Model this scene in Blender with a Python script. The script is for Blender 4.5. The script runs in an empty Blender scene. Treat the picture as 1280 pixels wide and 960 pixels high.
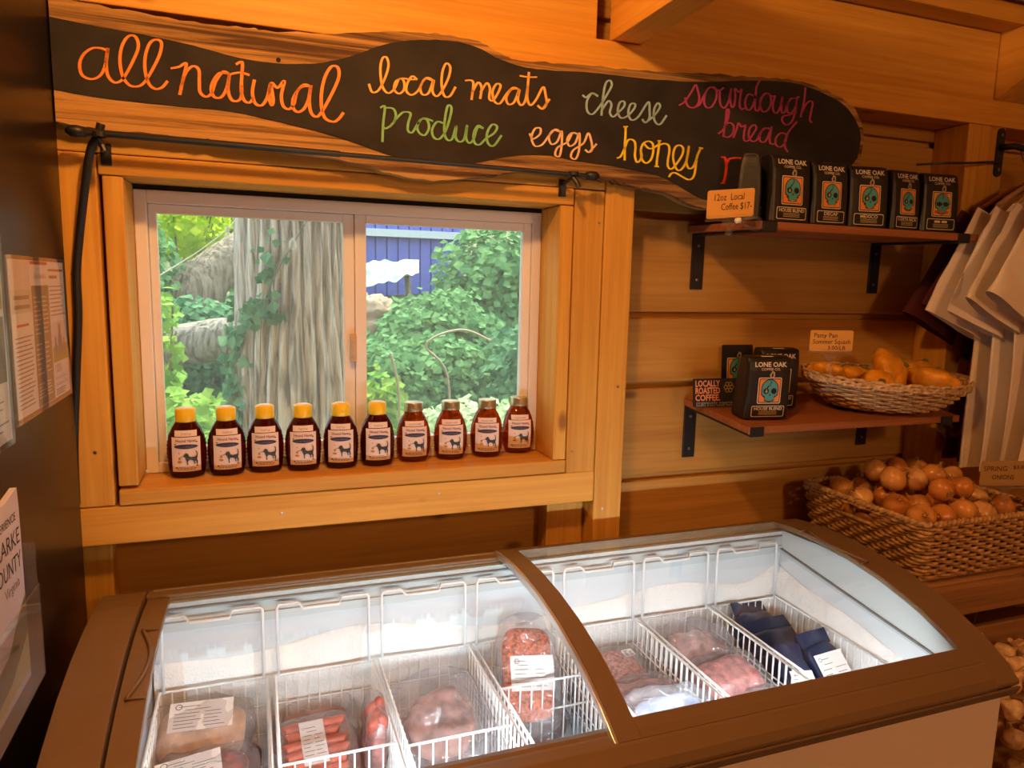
import bpy, math, random
from math import sin, cos, pi, radians, sqrt
from mathutils import Vector, Matrix, noise
from mathutils.geometry import tessellate_polygon

random.seed(7)
scene = bpy.context.scene
COL = scene.collection

# ------------------------------------------------------------------ camera
FPX = 890.0
CAM = Vector((0.0, -1.69, 1.55))
_y, _p, _r = radians(20.1), radians(-8.0), radians(1.33)
_f = Vector((sin(_y) * cos(_p), cos(_y) * cos(_p), sin(_p)))
_rt = Vector((cos(_y), -sin(_y), 0))
_up = _rt.cross(_f)
CR = cos(_r) * _rt + sin(_r) * _up
CU = -sin(_r) * _rt + cos(_r) * _up
CF = _f
cam_data = bpy.data.cameras.new('camera')
cam_data.sensor_width = 36.0
cam_data.lens = FPX / 1280.0 * 36.0
cam_data.clip_start = 0.02
cam = bpy.data.objects.new('camera', cam_data)
COL.objects.link(cam)
cam.matrix_world = Matrix(((CR.x, CU.x, -CF.x, CAM.x), (CR.y, CU.y, -CF.y, CAM.y), (CR.z, CU.z, -CF.z, CAM.z), (0, 0, 0, 1)))
scene.camera = cam

# ------------------------------------------------------------------ world, sun, lamps, exposure
world = bpy.data.worlds.new('world')
scene.world = world
world.use_nodes = True
wn = world.node_tree
wn.nodes.clear()
_bg = wn.nodes.new('ShaderNodeBackground')
_bg.inputs[0].default_value = (0.80, 0.91, 1.0, 1)
_bg.inputs[1].default_value = 3.2
_wo = wn.nodes.new('ShaderNodeOutputWorld')
wn.links.new(_bg.outputs[0], _wo.inputs[0])

def add_light(kind, name, loc, energy, color, target=None, **kw):
    d = bpy.data.lights.new(name, kind)
    d.energy = energy
    d.color = color
    for k, v in kw.items():
        setattr(d, k, v)
    o = bpy.data.objects.new(name, d)
    COL.objects.link(o)
    o.location = loc
    if target is not None:
        o.rotation_euler = (Vector(target) - Vector(loc)).to_track_quat('-Z', 'Y').to_euler()
    return o

add_light('SUN', 'sun', (0, 6, 8), 14.0, (1.0, 0.95, 0.82), target=(-1.2, 1.5, 0.0), angle=0.02)
add_light('POINT', 'ceiling_bulb_light', (0.12, -1.0, 2.38), 42, (1.0, 0.50, 0.16), shadow_soft_size=0.05)
add_light('POINT', 'rear_bulb_light', (1.3, -3.1, 2.25), 44, (1.0, 0.58, 0.27), shadow_soft_size=0.12)
scene.view_settings.view_transform = 'Standard'
scene.view_settings.look = 'None'
scene.view_settings.gamma = 1.0
scene.view_settings.use_curve_mapping = False
scene.view_settings.exposure = 0.0
LED_STRENGTH = 98.0

# ------------------------------------------------------------------ helpers
def ray(x, y):
    return CF * FPX + CR * (x - 640.0) - CU * (y - 480.0)
def PY(x, y, Y):
    d = ray(x, y); return CAM + d * ((Y - CAM.y) / d.y)
def PX(x, y, X):
    d = ray(x, y); return CAM + d * ((X - CAM.x) / d.x)
def PZ(x, y, Z):
    d = ray(x, y); return CAM + d * ((Z - CAM.z) / d.z)

def spline(pts, n=6, closed=False):
    pts = [Vector(p) for p in pts]
    out = []
    m = len(pts)
    for i in range(m if closed else m - 1):
        if closed:
            p0, p1, p2, p3 = pts[(i - 1) % m], pts[i], pts[(i + 1) % m], pts[(i + 2) % m]
        else:
            p0, p1, p2, p3 = pts[max(i - 1, 0)], pts[i], pts[i + 1], pts[min(i + 2, m - 1)]
        for k in range(n):
            t = k / n
            out.append(0.5 * ((2 * p1) + (p2 - p0) * t + (2 * p0 - 5 * p1 + 4 * p2 - p3) * t * t + (3 * p1 - p0 - 3 * p2 + p3) * t ** 3))
    if not closed:
        out.append(pts[-1])
    return out

class MB:
    def __init__(s):
        s.v = []; s.f = []; s.m = []
    def face(s, idx, m=0):
        s.f.append(tuple(idx)); s.m.append(m)
    def addv(s, p):
        s.v.append((p[0], p[1], p[2])); return len(s.v) - 1
    def poly(s, pts, m=0):
        s.face([s.addv(p) for p in pts], m)
    def box(s, x0, x1, y0, y1, z0, z1, m=0):
        i = len(s.v)
        s.v += [(x0, y0, z0), (x1, y0, z0), (x1, y1, z0), (x0, y1, z0), (x0, y0, z1), (x1, y0, z1), (x1, y1, z1), (x0, y1, z1)]
        for q in ((0, 3, 2, 1), (4, 5, 6, 7), (0, 1, 5, 4), (1, 2, 6, 5), (2, 3, 7, 6), (3, 0, 4, 7)):
            s.face([i + k for k in q], m)
        return s
    def tube(s, pts, r=0.01, n=8, closed=False, m=0, flat=1.0, caps=True):
        pts = [Vector(p) for p in pts]
        k = len(pts)
        rr = r if isinstance(r, (list, tuple)) else [r] * k
        i0 = len(s.v)
        ref = None
        for i, p in enumerate(pts):
            if closed:
                t = pts[(i + 1) % k] - pts[i - 1]
            else:
                t = pts[min(i + 1, k - 1)] - pts[max(i - 1, 0)]
            if t.length < 1e-9:
                t = Vector((0, 0, 1))
            t.normalize()
            if ref is None:
                ref = Vector((0, 0, 1)) if abs(t.z) < 0.9 else Vector((1, 0, 0))
            a = ref - t * ref.dot(t)
            if a.length < 1e-6:
                a = t.orthogonal()
            a.normalize(); ref = a
            b = t.cross(a)
            for j in range(n):
                an = 2 * pi * j / n
                q = p + (a * cos(an) * flat + b * sin(an)) * rr[i]
                s.v.append(tuple(q))
        for i in range(k if closed else k - 1):
            for j in range(n):
                a0 = i0 + i * n + j; a1 = i0 + i * n + (j + 1) % n
                b0 = i0 + ((i + 1) % k) * n + j; b1 = i0 + ((i + 1) % k) * n + (j + 1) % n
                s.face((a0, a1, b1, b0), m)
        if caps and not closed:
            s.face([i0 + j for j in range(n)][::-1], m)
            s.face([i0 + (k - 1) * n + j for j in range(n)], m)
        return s
    def lathe(s, prof, n=24, c=(0, 0, 0), sx=1, sy=1, m=0, fn=None):
        i0 = len(s.v); k = len(prof)
        for (r, z) in prof:
            for j in range(n):
                a = 2 * pi * j / n
                q = fn(r, a, z) if fn else (r * cos(a) * sx, r * sin(a) * sy, z)
                s.v.append((c[0] + q[0], c[1] + q[1], c[2] + q[2]))
        for i in range(k - 1):
            for j in range(n):
                s.face((i0 + i * n + j, i0 + i * n + (j + 1) % n, i0 + (i + 1) * n + (j + 1) % n, i0 + (i + 1) * n + j), m)
        s.face([i0 + j for j in range(n)][::-1], m)
        s.face([i0 + (k - 1) * n + j for j in range(n)], m)
        return s
    def grid(s, fn, nu, nv, m=0, closeu=False):
        i0 = len(s.v)
        for j in range(nv + 1):
            for i in range(nu if closeu else nu + 1):
                s.v.append(tuple(fn(i / nu, j / nv)))
        w = nu if closeu else nu + 1
        for j in range(nv):
            for i in range(nu):
                s.face((i0 + j * w + i, i0 + j * w + (i + 1) % w, i0 + (j + 1) * w + (i + 1) % w, i0 + (j + 1) * w + i), m)
        return s
    def prism(s, pts, fn, w0, w1, m=0, side=None):
        """2-D outline pts -> fn(u, v, w) between w0 and w1 (w1 = front)"""
        tris = tessellate_polygon([[Vector((p[0], p[1], 0)) for p in pts]])
        n = len(pts); i0 = len(s.v)
        for w in (w0, w1):
            for p in pts:
                s.v.append(tuple(fn(p[0], p[1], w)))
        for t in tris:
            s.face([i0 + n + k for k in t], m)
            if w0 != w1:
                s.face([i0 + k for k in t][::-1], m)
        if w0 != w1:
            for i in range(n):
                s.face((i0 + i, i0 + (i + 1) % n, i0 + n + (i + 1) % n, i0 + n + i), m if side is None else side)
        return s
    def flat(s, pts, fn, w, m=0):
        tris = tessellate_polygon([[Vector((p[0], p[1], 0)) for p in pts]])
        i0 = len(s.v)
        for p in pts:
            s.v.append(tuple(fn(p[0], p[1], w)))
        for t in tris:
            s.face([i0 + k for k in t], m)
        return s
    def ribbon(s, pts, width, fn, w, m=0, vary=True):
        pts = [Vector((p[0], p[1])) for p in pts]
        i0 = len(s.v); n = len(pts)
        for i, p in enumerate(pts):
            t = pts[min(i + 1, n - 1)] - pts[max(i - 1, 0)]
            if t.length < 1e-9: t = Vector((1, 0))
            t.normalize()
            h = width * 0.5 * ((0.62 + 0.5 * abs(t.y)) if vary else 1.0)
            e = Vector((-t.y, t.x)) * h
            q = p - t * h * 0.5 if i == 0 else (p + t * h * 0.5 if i == n - 1 else p)
            s.v.append(tuple(fn(q.x + e.x, q.y + e.y, w))); s.v.append(tuple(fn(q.x - e.x, q.y - e.y, w)))
        for i in range(n - 1):
            s.face((i0 + 2 * i, i0 + 2 * i + 1, i0 + 2 * i + 3, i0 + 2 * i + 2), m)
        return s
    def text(s, body, fn, x, y, size, w, m=0, width=None, align='CENTER', bold=0.0):
        vs, fs, wd = text_geo(body, bold)
        k = size
        kx = k if width is None else width / max(wd, 1e-6)
        off = {'CENTER': -wd * kx / 2, 'LEFT': 0.0, 'RIGHT': -wd * kx}[align]
        i0 = len(s.v)
        for q in vs:
            s.v.append(tuple(fn(x + off + q[0] * kx, y + q[1] * k, w)))
        for f in fs:
            s.face([i0 + j for j in f], m)
        return s
    def build(s, name, mats, parent=None, smooth=False, bevel=0.0, loc=None):
        me = bpy.data.meshes.new(name)
        me.from_pydata(s.v, [], s.f)
        if not isinstance(mats, (list, tuple)):
            mats = [mats]
        for q in mats:
            me.materials.append(q)
        if len(mats) > 1:
            me.polygons.foreach_set('material_index', s.m)
        if smooth:
            me.polygons.foreach_set('use_smooth', [True] * len(me.polygons))
        me.update()
        o = bpy.data.objects.new(name, me)
        COL.objects.link(o)
        if loc is not None:
            o.location = loc
        if parent is not None:
            adopt(o, parent)
        if bevel > 0:
            b = o.modifiers.new('bevel', 'BEVEL'); b.width = bevel; b.segments = 2; b.limit_method = 'ANGLE'
        return o

def adopt(o, parent):
    o.parent = parent
    p = parent
    M = Matrix.Identity(4)
    chain = []
    while p is not None:
        chain.append(p); p = p.parent
    for p in reversed(chain):
        M = M @ p.matrix_parent_inverse @ p.matrix_basis
    o.matrix_parent_inverse = M.inverted()

_tc = {}
def text_geo(body, bold=0.0):
    key = (body, bold)
    if key in _tc:
        return _tc[key]
    cu = bpy.data.curves.new('lettering', 'FONT')
    cu.body = body
    cu.resolution_u = 2
    cu.offset = bold
    ob = bpy.data.objects.new('lettering', cu)
    COL.objects.link(ob)
    dg = bpy.context.evaluated_depsgraph_get()
    dg.update()
    me = ob.evaluated_get(dg).to_mesh()
    vs = [tuple(v.co) for v in me.vertices]
    fs = [tuple(p.vertices) for p in me.polygons]
    wd = max([v[0] for v in vs] + [1e-3])
    bpy.data.objects.remove(ob)
    bpy.data.curves.remove(cu)
    _tc[key] = (vs, fs, wd)
    return _tc[key]

def tag(o, label=None, cat=None, group=None, kind=None):
    if label: o['label'] = label
    if cat: o['category'] = cat
    if group: o['group'] = group
    if kind: o['kind'] = kind
    return o
def thing(name, label, cat, loc=(0, 0, 0), group=None, kind=None, rz=0.0):
    o = bpy.data.objects.new(name, None)
    o.empty_display_size = 0.05
    COL.objects.link(o)
    o.location = loc
    o.rotation_euler = (0, 0, rz)
    return tag(o, label, cat, group, kind)
def copy_tree(root, loc=None, rot=None, parent=None, scale=None):
    c = root.copy()
    COL.objects.link(c)
    if parent is not None:
        c.parent = parent
    if loc is not None: c.location = loc
    if rot is not None: c.rotation_euler = rot
    if scale is not None: c.scale = scale
    for ch in root.children:
        copy_tree(ch, parent=c)
    return c
def part(mb, name, mats, parent, **kw):
    """part given in the local space of its (already placed) parent"""
    o = mb.build(name, mats, None, **kw)
    o.parent = parent
    return o

# ------------------------------------------------------------------ materials
def newmat(name):
    m = bpy.data.materials.new(name)
    m.use_nodes = True
    nt = m.node_tree
    return m, nt, nt.nodes['Principled BSDF']
def mat(name, col, rough=0.5, metal=0.0, spec=0.5, trans=0.0, emis=None, estr=0.0, noise_amt=0.0, nscale=40.0, bump=0.0, coat=0.0, sss=0.0):
    m, nt, b = newmat(name)
    b.inputs['Base Color'].default_value = (*col, 1)
    b.inputs['Roughness'].default_value = rough
    b.inputs['Metallic'].default_value = metal
    b.inputs['Specular IOR Level'].default_value = spec
    b.inputs['Transmission Weight'].default_value = trans
    b.inputs['Coat Weight'].default_value = coat
    if sss:
        b.inputs['Subsurface Weight'].default_value = sss
        b.inputs['Subsurface Radius'].default_value = (0.01, 0.004, 0.002)
    if emis:
        b.inputs['Emission Color'].default_value = (*emis, 1)
        b.inputs['Emission Strength'].default_value = estr
    if noise_amt or bump:
        tc = nt.nodes.new('ShaderNodeTexCoord')
        nz = nt.nodes.new('ShaderNodeTexNoise')
        nz.inputs['Scale'].default_value = nscale
        nz.inputs['Detail'].default_value = 4
        nt.links.new(tc.outputs['Object'], nz.inputs['Vector'])
        if noise_amt:
            mx = nt.nodes.new('ShaderNodeMix'); mx.data_type = 'RGBA'
            mx.inputs[6].default_value = (*[c * (1 - noise_amt) for c in col], 1)
            mx.inputs[7].default_value = (*[min(1, c * (1 + noise_amt)) for c in col], 1)
            cr = nt.nodes.new('ShaderNodeMapRange'); cr.inputs[1].default_value = 0.34; cr.inputs[2].default_value = 0.66
            nt.links.new(nz.outputs[0], cr.inputs[0])
            nt.links.new(cr.outputs[0], mx.inputs[0])
            nt.links.new(mx.outputs[2], b.inputs['Base Color'])
        if bump:
            bp = nt.nodes.new('ShaderNodeBump'); bp.inputs['Strength'].default_value = bump
            bp.inputs['Distance'].default_value = 0.01
            nt.links.new(nz.outputs[0], bp.inputs['Height'])
            nt.links.new(bp.outputs[0], b.inputs['Normal'])
    return m
def wood(name, light, dark, axis='X', rough=0.55, knots=True, ramp=(0.36, 0.60), bump=0.15, fine=60.0):
    m, nt, b = newmat(name)
    N, L = nt.nodes, nt.links
    tc = N.new('ShaderNodeTexCoord'); oi = N.new('ShaderNodeObjectInfo')
    mul = N.new('ShaderNodeMath'); mul.operation = 'MULTIPLY'; mul.inputs[1].default_value = 37.0
    L.new(oi.outputs['Random'], mul.inputs[0])
    add = N.new('ShaderNodeVectorMath'); add.operation = 'ADD'
    L.new(tc.outputs['Object'], add.inputs[0]); L.new(mul.outputs[0], add.inputs[1])
    mp = N.new('ShaderNodeMapping')
    s = [fine, fine, fine]; s['XYZ'.index(axis)] = fine * 0.03
    mp.inputs['Scale'].default_value = s
    L.new(add.outputs[0], mp.inputs['Vector'])
    nz = N.new('ShaderNodeTexNoise'); nz.inputs['Scale'].default_value = 1.0; nz.inputs['Detail'].default_value = 5
    nz.inputs['Roughness'].default_value = 0.65; nz.inputs['Distortion'].default_value = 0.6
    L.new(mp.outputs[0], nz.inputs['Vector'])
    mp2 = N.new('ShaderNodeMapping')
    s2 = [7, 7, 7]; s2['XYZ'.index(axis)] = 0.7
    mp2.inputs['Scale'].default_value = s2
    L.new(add.outputs[0], mp2.inputs['Vector'])
    n2 = N.new('ShaderNodeTexNoise'); n2.inputs['Scale'].default_value = 1.0; n2.inputs['Detail'].default_value = 3
    L.new(mp2.outputs[0], n2.inputs['Vector'])
    rp = N.new('ShaderNodeValToRGB')
    rp.color_ramp.elements[0].position = ramp[0]; rp.color_ramp.elements[0].color = (*dark, 1)
    rp.color_ramp.elements[1].position = ramp[1]; rp.color_ramp.elements[1].color = (*light, 1)
    mixv = N.new('ShaderNodeMix'); mixv.data_type = 'FLOAT'; mixv.inputs[0].default_value = 0.45
    L.new(nz.outputs[0], mixv.inputs[2]); L.new(n2.outputs[0], mixv.inputs[3])
    L.new(mixv.outputs[0], rp.inputs[0])
    col = rp.outputs[0]
    if knots:
        mp3 = N.new('ShaderNodeMapping')
        s3 = [7.5, 7.5, 7.5]; s3['XYZ'.index(axis)] = 3.6
        mp3.inputs['Scale'].default_value = s3
        L.new(add.outputs[0], mp3.inputs['Vector'])
        vo = N.new('ShaderNodeTexVoronoi'); vo.inputs['Scale'].default_value = 1.0
        L.new(mp3.outputs[0], vo.inputs['Vector'])
        kr = N.new('ShaderNodeMapRange'); kr.inputs[1].default_value = 0.05; kr.inputs[2].default_value = 0.12
        kr.inputs[3].default_value = 0.75; kr.inputs[4].default_value = 0.0
        L.new(vo.outputs['Distance'], kr.inputs[0])
        km = N.new('ShaderNodeMix'); km.data_type = 'RGBA'
        km.inputs[7].default_value = (dark[0] * 0.35, dark[1] * 0.28, dark[2] * 0.25, 1)
        L.new(kr.outputs[0], km.inputs[0]); L.new(col, km.inputs[6])
        col = km.outputs[2]
    hv = N.new('ShaderNodeHueSaturation')
    vr = N.new('ShaderNodeMapRange'); vr.inputs[3].default_value = 0.86; vr.inputs[4].default_value = 1.12
    L.new(oi.outputs['Random'], vr.inputs[0]); L.new(vr.outputs[0], hv.inputs['Value'])
    L.new(col, hv.inputs['Color'])
    L.new(hv.outputs[0], b.inputs['Base Color'])
    b.inputs['Roughness'].default_value = rough
    b.inputs['Specular IOR Level'].default_value = 0.3
    bp = N.new('ShaderNodeBump'); bp.inputs['Strength'].default_value = bump; bp.inputs['Distance'].default_value = 0.004
    L.new(nz.outputs[0], bp.inputs['Height']); L.new(bp.outputs[0], b.inputs['Normal'])
    return m
def film(name, tint=(1, 1, 1), ior=1.45, rough=0.03, haze=0.0, hazecol=(0.8, 0.8, 0.85), bump=0.0, bscale=30.0, veil=0.0):
    """thin clear sheet: see-through with a Fresnel sheen and an optional milky haze"""
    m = bpy.data.materials.new(name); m.use_nodes = True
    nt = m.node_tree; nt.nodes.clear()
    N, L = nt.nodes, nt.links
    tr = N.new('ShaderNodeBsdfTransparent'); tr.inputs[0].default_value = (*tint, 1)
    gl = N.new('ShaderNodeBsdfGlossy'); gl.inputs['Roughness'].default_value = rough
    f0 = ((ior - 1) / (ior + 1)) ** 2
    ge = N.new('ShaderNodeNewGeometry')
    dt = N.new('ShaderNodeVectorMath'); dt.operation = 'DOT_PRODUCT'
    L.new(ge.outputs['Incoming'], dt.inputs[0]); L.new(ge.outputs['Normal'], dt.inputs[1])
    def op(kind, a, b=None, clamp=False):
        n = N.new('ShaderNodeMath'); n.operation = kind; n.use_clamp = clamp
        for k, q in enumerate((a, b)):
            if q is None: continue
            if isinstance(q, float): n.inputs[k].default_value = q
            else: L.new(q, n.inputs[k])
        return n.outputs[0]
    om = op('SUBTRACT', 1.0, op('ABSOLUTE', dt.outputs['Value']), True)
    fac = op('ADD', op('MULTIPLY', op('POWER', om, 5.0), 1.0 - f0), f0, True)
    mx = N.new('ShaderNodeMixShader')
    out = N.new('ShaderNodeOutputMaterial')
    if bump:
        tc = N.new('ShaderNodeTexCoord'); nz = N.new('ShaderNodeTexNoise'); nz.inputs['Scale'].default_value = bscale
        nz.inputs['Detail'].default_value = 3; nz.inputs['Distortion'].default_value = 1.0
        L.new(tc.outputs['Object'], nz.inputs['Vector'])
        bp = N.new('ShaderNodeBump'); bp.inputs['Strength'].default_value = bump; bp.inputs['Distance'].default_value = 0.01
        L.new(nz.outputs[0], bp.inputs['Height'])
        L.new(bp.outputs[0], gl.inputs['Normal']); L.new(bp.outputs[0], dt.inputs[1])
    base = tr.outputs[0]
    if haze:
        df = N.new('ShaderNodeBsdfDiffuse'); df.inputs[0].default_value = (*hazecol, 1)
        hm = N.new('ShaderNodeMixShader'); hm.inputs[0].default_value = haze
        L.new(tr.outputs[0], hm.inputs[1]); L.new(df.outputs[0], hm.inputs[2])
        base = hm.outputs[0]
    if veil:
        tl = N.new('ShaderNodeBsdfTranslucent'); tl.inputs[0].default_value = (0.85, 0.88, 0.86, 1)
        dm = N.new('ShaderNodeMixShader'); dm.inputs[0].default_value = veil
        L.new(base, dm.inputs[1]); L.new(tl.outputs[0], dm.inputs[2])
        base = dm.outputs[0]
    L.new(fac, mx.inputs[0]); L.new(base, mx.inputs[1]); L.new(gl.outputs[0], mx.inputs[2])
    L.new(mx.outputs[0], out.inputs[0])
    return m
def leafmat(name, c1, c2, trans=0.45):
    m = bpy.data.materials.new(name); m.use_nodes = True
    nt = m.node_tree; nt.nodes.clear(); N, L = nt.nodes, nt.links
    ge = N.new('ShaderNodeNewGeometry')
    rp = N.new('ShaderNodeMix'); rp.data_type = 'RGBA'
    rp.inputs[6].default_value = (*c1, 1); rp.inputs[7].default_value = (*c2, 1)
    L.new(ge.outputs['Random Per Island'], rp.inputs[0])
    d = N.new('ShaderNodeBsdfDiffuse'); t = N.new('ShaderNodeBsdfTranslucent')
    L.new(rp.outputs[2], d.inputs[0]); L.new(rp.outputs[2], t.inputs[0])
    mx = N.new('ShaderNodeMixShader'); mx.inputs[0].default_value = trans
    L.new(d.outputs[0], mx.inputs[1]); L.new(t.outputs[0], mx.inputs[2])
    out = N.new('ShaderNodeOutputMaterial'); L.new(mx.outputs[0], out.inputs[0])
    return m

PINE = ((0.72, 0.38, 0.062), (0.54, 0.24, 0.028))
SIDE = ((0.58, 0.31, 0.07), (0.42, 0.20, 0.036))
M = {}
for ax in 'XYZ':
    M['pine' + ax] = wood('pine_' + ax, *PINE, axis=ax)
M['siding'] = wood('siding_pine', *SIDE, axis='X')
M['shelf'] = wood('shelf_stain', (0.36, 0.13, 0.045), (0.20, 0.065, 0.022), axis='X', knots=False, rough=0.4)
M['bark'] = wood('live_edge_wood', (0.50, 0.28, 0.09), (0.09, 0.045, 0.02), axis='X', knots=False, rough=0.85, bump=1.0, fine=70, ramp=(0.41, 0.56))
M['rack'] = wood('rack_wood', (0.42, 0.22, 0.09), (0.22, 0.11, 0.045), axis='X', rough=0.7)
M['ceil'] = wood('ceiling_pine', (0.50, 0.26, 0.075), (0.34, 0.155, 0.04), axis='X')
M['black'] = mat('black_metal', (0.012, 0.012, 0.013), 0.45)
M['screw'] = mat('screw_steel', (0.35, 0.33, 0.30), 0.35, 1.0)
M['chalk'] = mat('chalkboard_paint', (0.017, 0.013, 0.011), 0.8, noise_amt=0.35, nscale=14)
M['vinyl'] = mat('white_vinyl', (0.80, 0.76, 0.72), 0.4)
M['glass'] = film('window_glass', (0.95, 0.98, 0.96), 1.5, 0.0, veil=0.055)  # pale translucent veil puts the hazy, overexposed outdoor light into the panes
M['foam'] = mat('black_foam', (0.01, 0.01, 0.01), 0.9)
M['white'] = mat('white_paper', (0.82, 0.80, 0.77), 0.6)
M['ink'] = mat('black_ink', (0.02, 0.02, 0.025), 0.6)
M['clear'] = film('clear_plastic', (0.97, 0.97, 0.97), 1.5, 0.02, haze=0.04)

# ------------------------------------------------------------------ the room
SF = -0.115            # face of the studs; the siding lies at Y = 0
tag(MB().box(-2.0, 3.2, -4.2, 0.03, -0.06, 0.0).build('floor', mat('concrete_floor', (0.30, 0.26, 0.21), 0.7, noise_amt=0.2, nscale=6)), 'grey concrete floor of the farm shop', None, kind='structure')

wall = thing('wall_back', 'pine plank back wall with exposed studs around the window', None, (1.0, 0.05, 0.0), kind='structure')
gro = [0.0, 0.22, 0.485, 0.74, 1.022, 1.283, 1.475, 1.74, 2.0, 2.2, 2.46]
adopt(MB().box(-1.2, -0.245, 0.021, 0.05, 0, 2.46).box(0.70, 2.75, 0.021, 0.05, 0, 2.46).box(-0.245, 0.70, 0.021, 0.05, 0, 1.11).box(-0.245, 0.70, 0.021, 0.05, 1.75, 2.46).build('sheathing', M['siding']), wall)
for i in range(len(gro) - 1):
    z0, z1 = gro[i] + 0.009, gro[i + 1] - 0.009
    spans = [(-1.2, 2.75)] if (z1 < 1.10 or z0 > 1.74) else [(-1.2, -0.245), (0.70, 2.75)]
    for (xa, xb) in spans:
        mb = MB(); mb.box(xa, xb, 0.0, 0.024, z0, z1)
        adopt(mb.build('plank', M['siding'], bevel=0.004), wall)
def board(name, x0, x1, y0, y1, z0, z1, m, parent=wall, bevel=0.003):
    o = MB().box(x0, x1, y0, y1, z0, z1).build(name, m, bevel=bevel)
    adopt(o, parent)
    return o
ZW, XW = M['pineZ'], M['pineX']
board('stud', -0.345, -0.270, SF, -0.001, 1.088, 1.776, ZW)              # left stud
board('jamb_board', -0.262, -0.226, SF, 0.02, 1.127, 1.736, ZW)         # left jamb
board('jamb_board', 0.688, 0.722, SF, 0.02, 1.121, 1.736, ZW)
board('header', -0.268, 0.722, SF, 0.02, 1.738, 1.776, XW)
board('header', -0.345, 0.803, SF, -0.001, 1.7775, 1.885, XW)
board('stud', 0.725, 0.803, SF, -0.001, 1.085, 1.775, ZW)
board('post', 0.8055, 0.884, SF, -0.001, 0.0, 2.043, ZW)
board('window_sill_board', -0.262, 0.722, SF - 0.004, 0.03, 1.088, 1.1205, XW)
board('sill_beam', -0.345, 0.804, SF, -0.001, 1.007, 1.086, XW)
board('stud', -0.345, -0.29, -0.06, -0.001, 0.0, 1.005, ZW)
board('stud', 0.70, 0.803, -0.06, -0.001, 0.0, 1.005, ZW)
board('top_plate', -1.2, 2.75, SF, -0.001, 2.044, 2.117, XW)
board('post', 1.974, 2.125, SF, -0.001, 0.0, 2.043, ZW)
board('frieze_board', -1.2, 0.775, SF + 0.02, -0.001, 2.119, 2.46, XW)
board('frieze_board', 0.89, 2.085, SF + 0.02, -0.001, 2.119, 2.31, XW)
board('frieze_board', 0.89, 2.085, SF - 0.05, -0.001, 2.312, 2.36, XW)
# nail heads on the framing
for k, (x, z) in enumerate(((0.83, 0.985), (0.86, 1.30), (0.74, 1.14), (0.79, 1.70), (-0.30, 1.20), (-0.32, 1.55), (0.40, 1.06), (0.05, 1.045))):
    mb = MB(); mb.lathe([(0.0032, 0), (0.0032, 0.0012)], 8)
    o = mb.build('nail_head', M['screw']); o.rotation_euler = (pi / 2, 0, 0); o.location = (x, SF, z)
    adopt(o, wall)

ceil_ = thing('ceiling', 'pine board ceiling with a joist above the painted sign', None, (1.0, -1.6, 2.5), kind='structure')
for i in range(14):
    y0 = -4.2 + i * 0.30
    adopt(MB().box(-2.0, 3.2, y0, y0 + 0.294, 2.50, 2.53).build('ceiling_board', M['ceil']), ceil_)
board('joist', 0.805, 0.885, -3.4, -0.10, 2.118, 2.30, M['pineY'], ceil_)
j2 = MB()
for (x0, x1) in ((2.088, 2.17),):
    j2.prism([(-0.09, 2.119), (-0.09, 2.31), (-0.6, 2.52), (-0.6, 2.40)], lambda u, v, w: (w, u, v), x0, x1)
adopt(j2.build('rafter', M['pineY'], bevel=0.003), ceil_)
board('joist', -0.95, -0.87, -3.4, -0.10, 2.118, 2.30, M['pineY'], ceil_)
adopt(MB().box(-2.0, 3.2, 0.03, 0.75, 2.42, 2.47).build('sun_block_eave', M['ceil']), ceil_)  # unseen overhang, added to keep direct sun out of the window

plaster = M['siding']
tag(MB().box(-2.05, -2.0, -4.2, 0.03, 0, 2.5).build('wall_left', plaster), 'plank side wall hidden behind the black refrigerator', None, kind='structure')
tag(MB().box(3.2, 3.25, -4.2, 0.03, 0, 2.5).build('wall_right', plaster), 'plank side wall right of the hanging shirts', None, kind='structure')
fw = MB(); fw.box(-2.0, 3.2, -4.25, -4.2, 0, 2.5)
tag(fw.build('wall_front', plaster), 'plank wall behind the viewer', None, kind='structure')
bw = MB(); bw.box(-2.0, -1.2, 0.0, 0.05, 0, 2.5); bw.box(2.75, 3.2, 0.0, 0.05, 0, 2.5); bw.box(-2, 3.2, 0.0, 0.05, 2.46, 2.5)
adopt(bw.build('plank', plaster), wall)

# window -------------------------------------------------------------
win = thing('window_1', 'white vinyl sliding window above the sill of honey bottles', None, (0.23, 0.03, 1.121), kind='structure')
V = M['vinyl']
def wbox(name, *a, m=V, bevel=0.002, parent=win):
    o = MB().box(*a).build(name, m, bevel=bevel); adopt(o, parent); return o
WX0, WX1, WZ0, WZ1 = -0.2255, 0.6875, 1.1215, 1.727
wbox('window_frame', WX0, WX0 + 0.024, 0.0, 0.07, WZ0, WZ1)
wbox('window_frame', WX1 - 0.024, WX1, 0.0, 0.07, WZ0, WZ1)
wbox('window_frame', WX0 + 0.024, WX1 - 0.024, 0.0, 0.07, WZ1 - 0.027, WZ1)
wbox('window_frame', WX0 + 0.024, WX1 - 0.024, 0.0, 0.07, WZ0, WZ0 + 0.022)
def sash(x0, x1, y0, y1, sl, sr):
    z0, z1 = WZ0 + 0.0225, WZ1 - 0.0275
    s_ = MB()
    s_.box(x0, x0 + sl, y0, y1, z0, z1); s_.box(x1 - sr, x1, y0, y1, z0, z1)
    s_.box(x0 + sl, x1 - sr, y0, y1, z0, z0 + 0.028); s_.box(x0 + sl, x1 - sr, y0, y1, z1 - 0.019, z1)
    o = s_.build('sash', V, bevel=0.0015); adopt(o, win)
    g = MB().box(x0 + sl - 0.003, x1 - sr + 0.003, (y0 + y1) / 2 - 0.002, (y0 + y1) / 2 + 0.002, z0 + 0.025, z1 - 0.016)
    adopt(g.build('pane', M['glass']), o)
    return o
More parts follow.
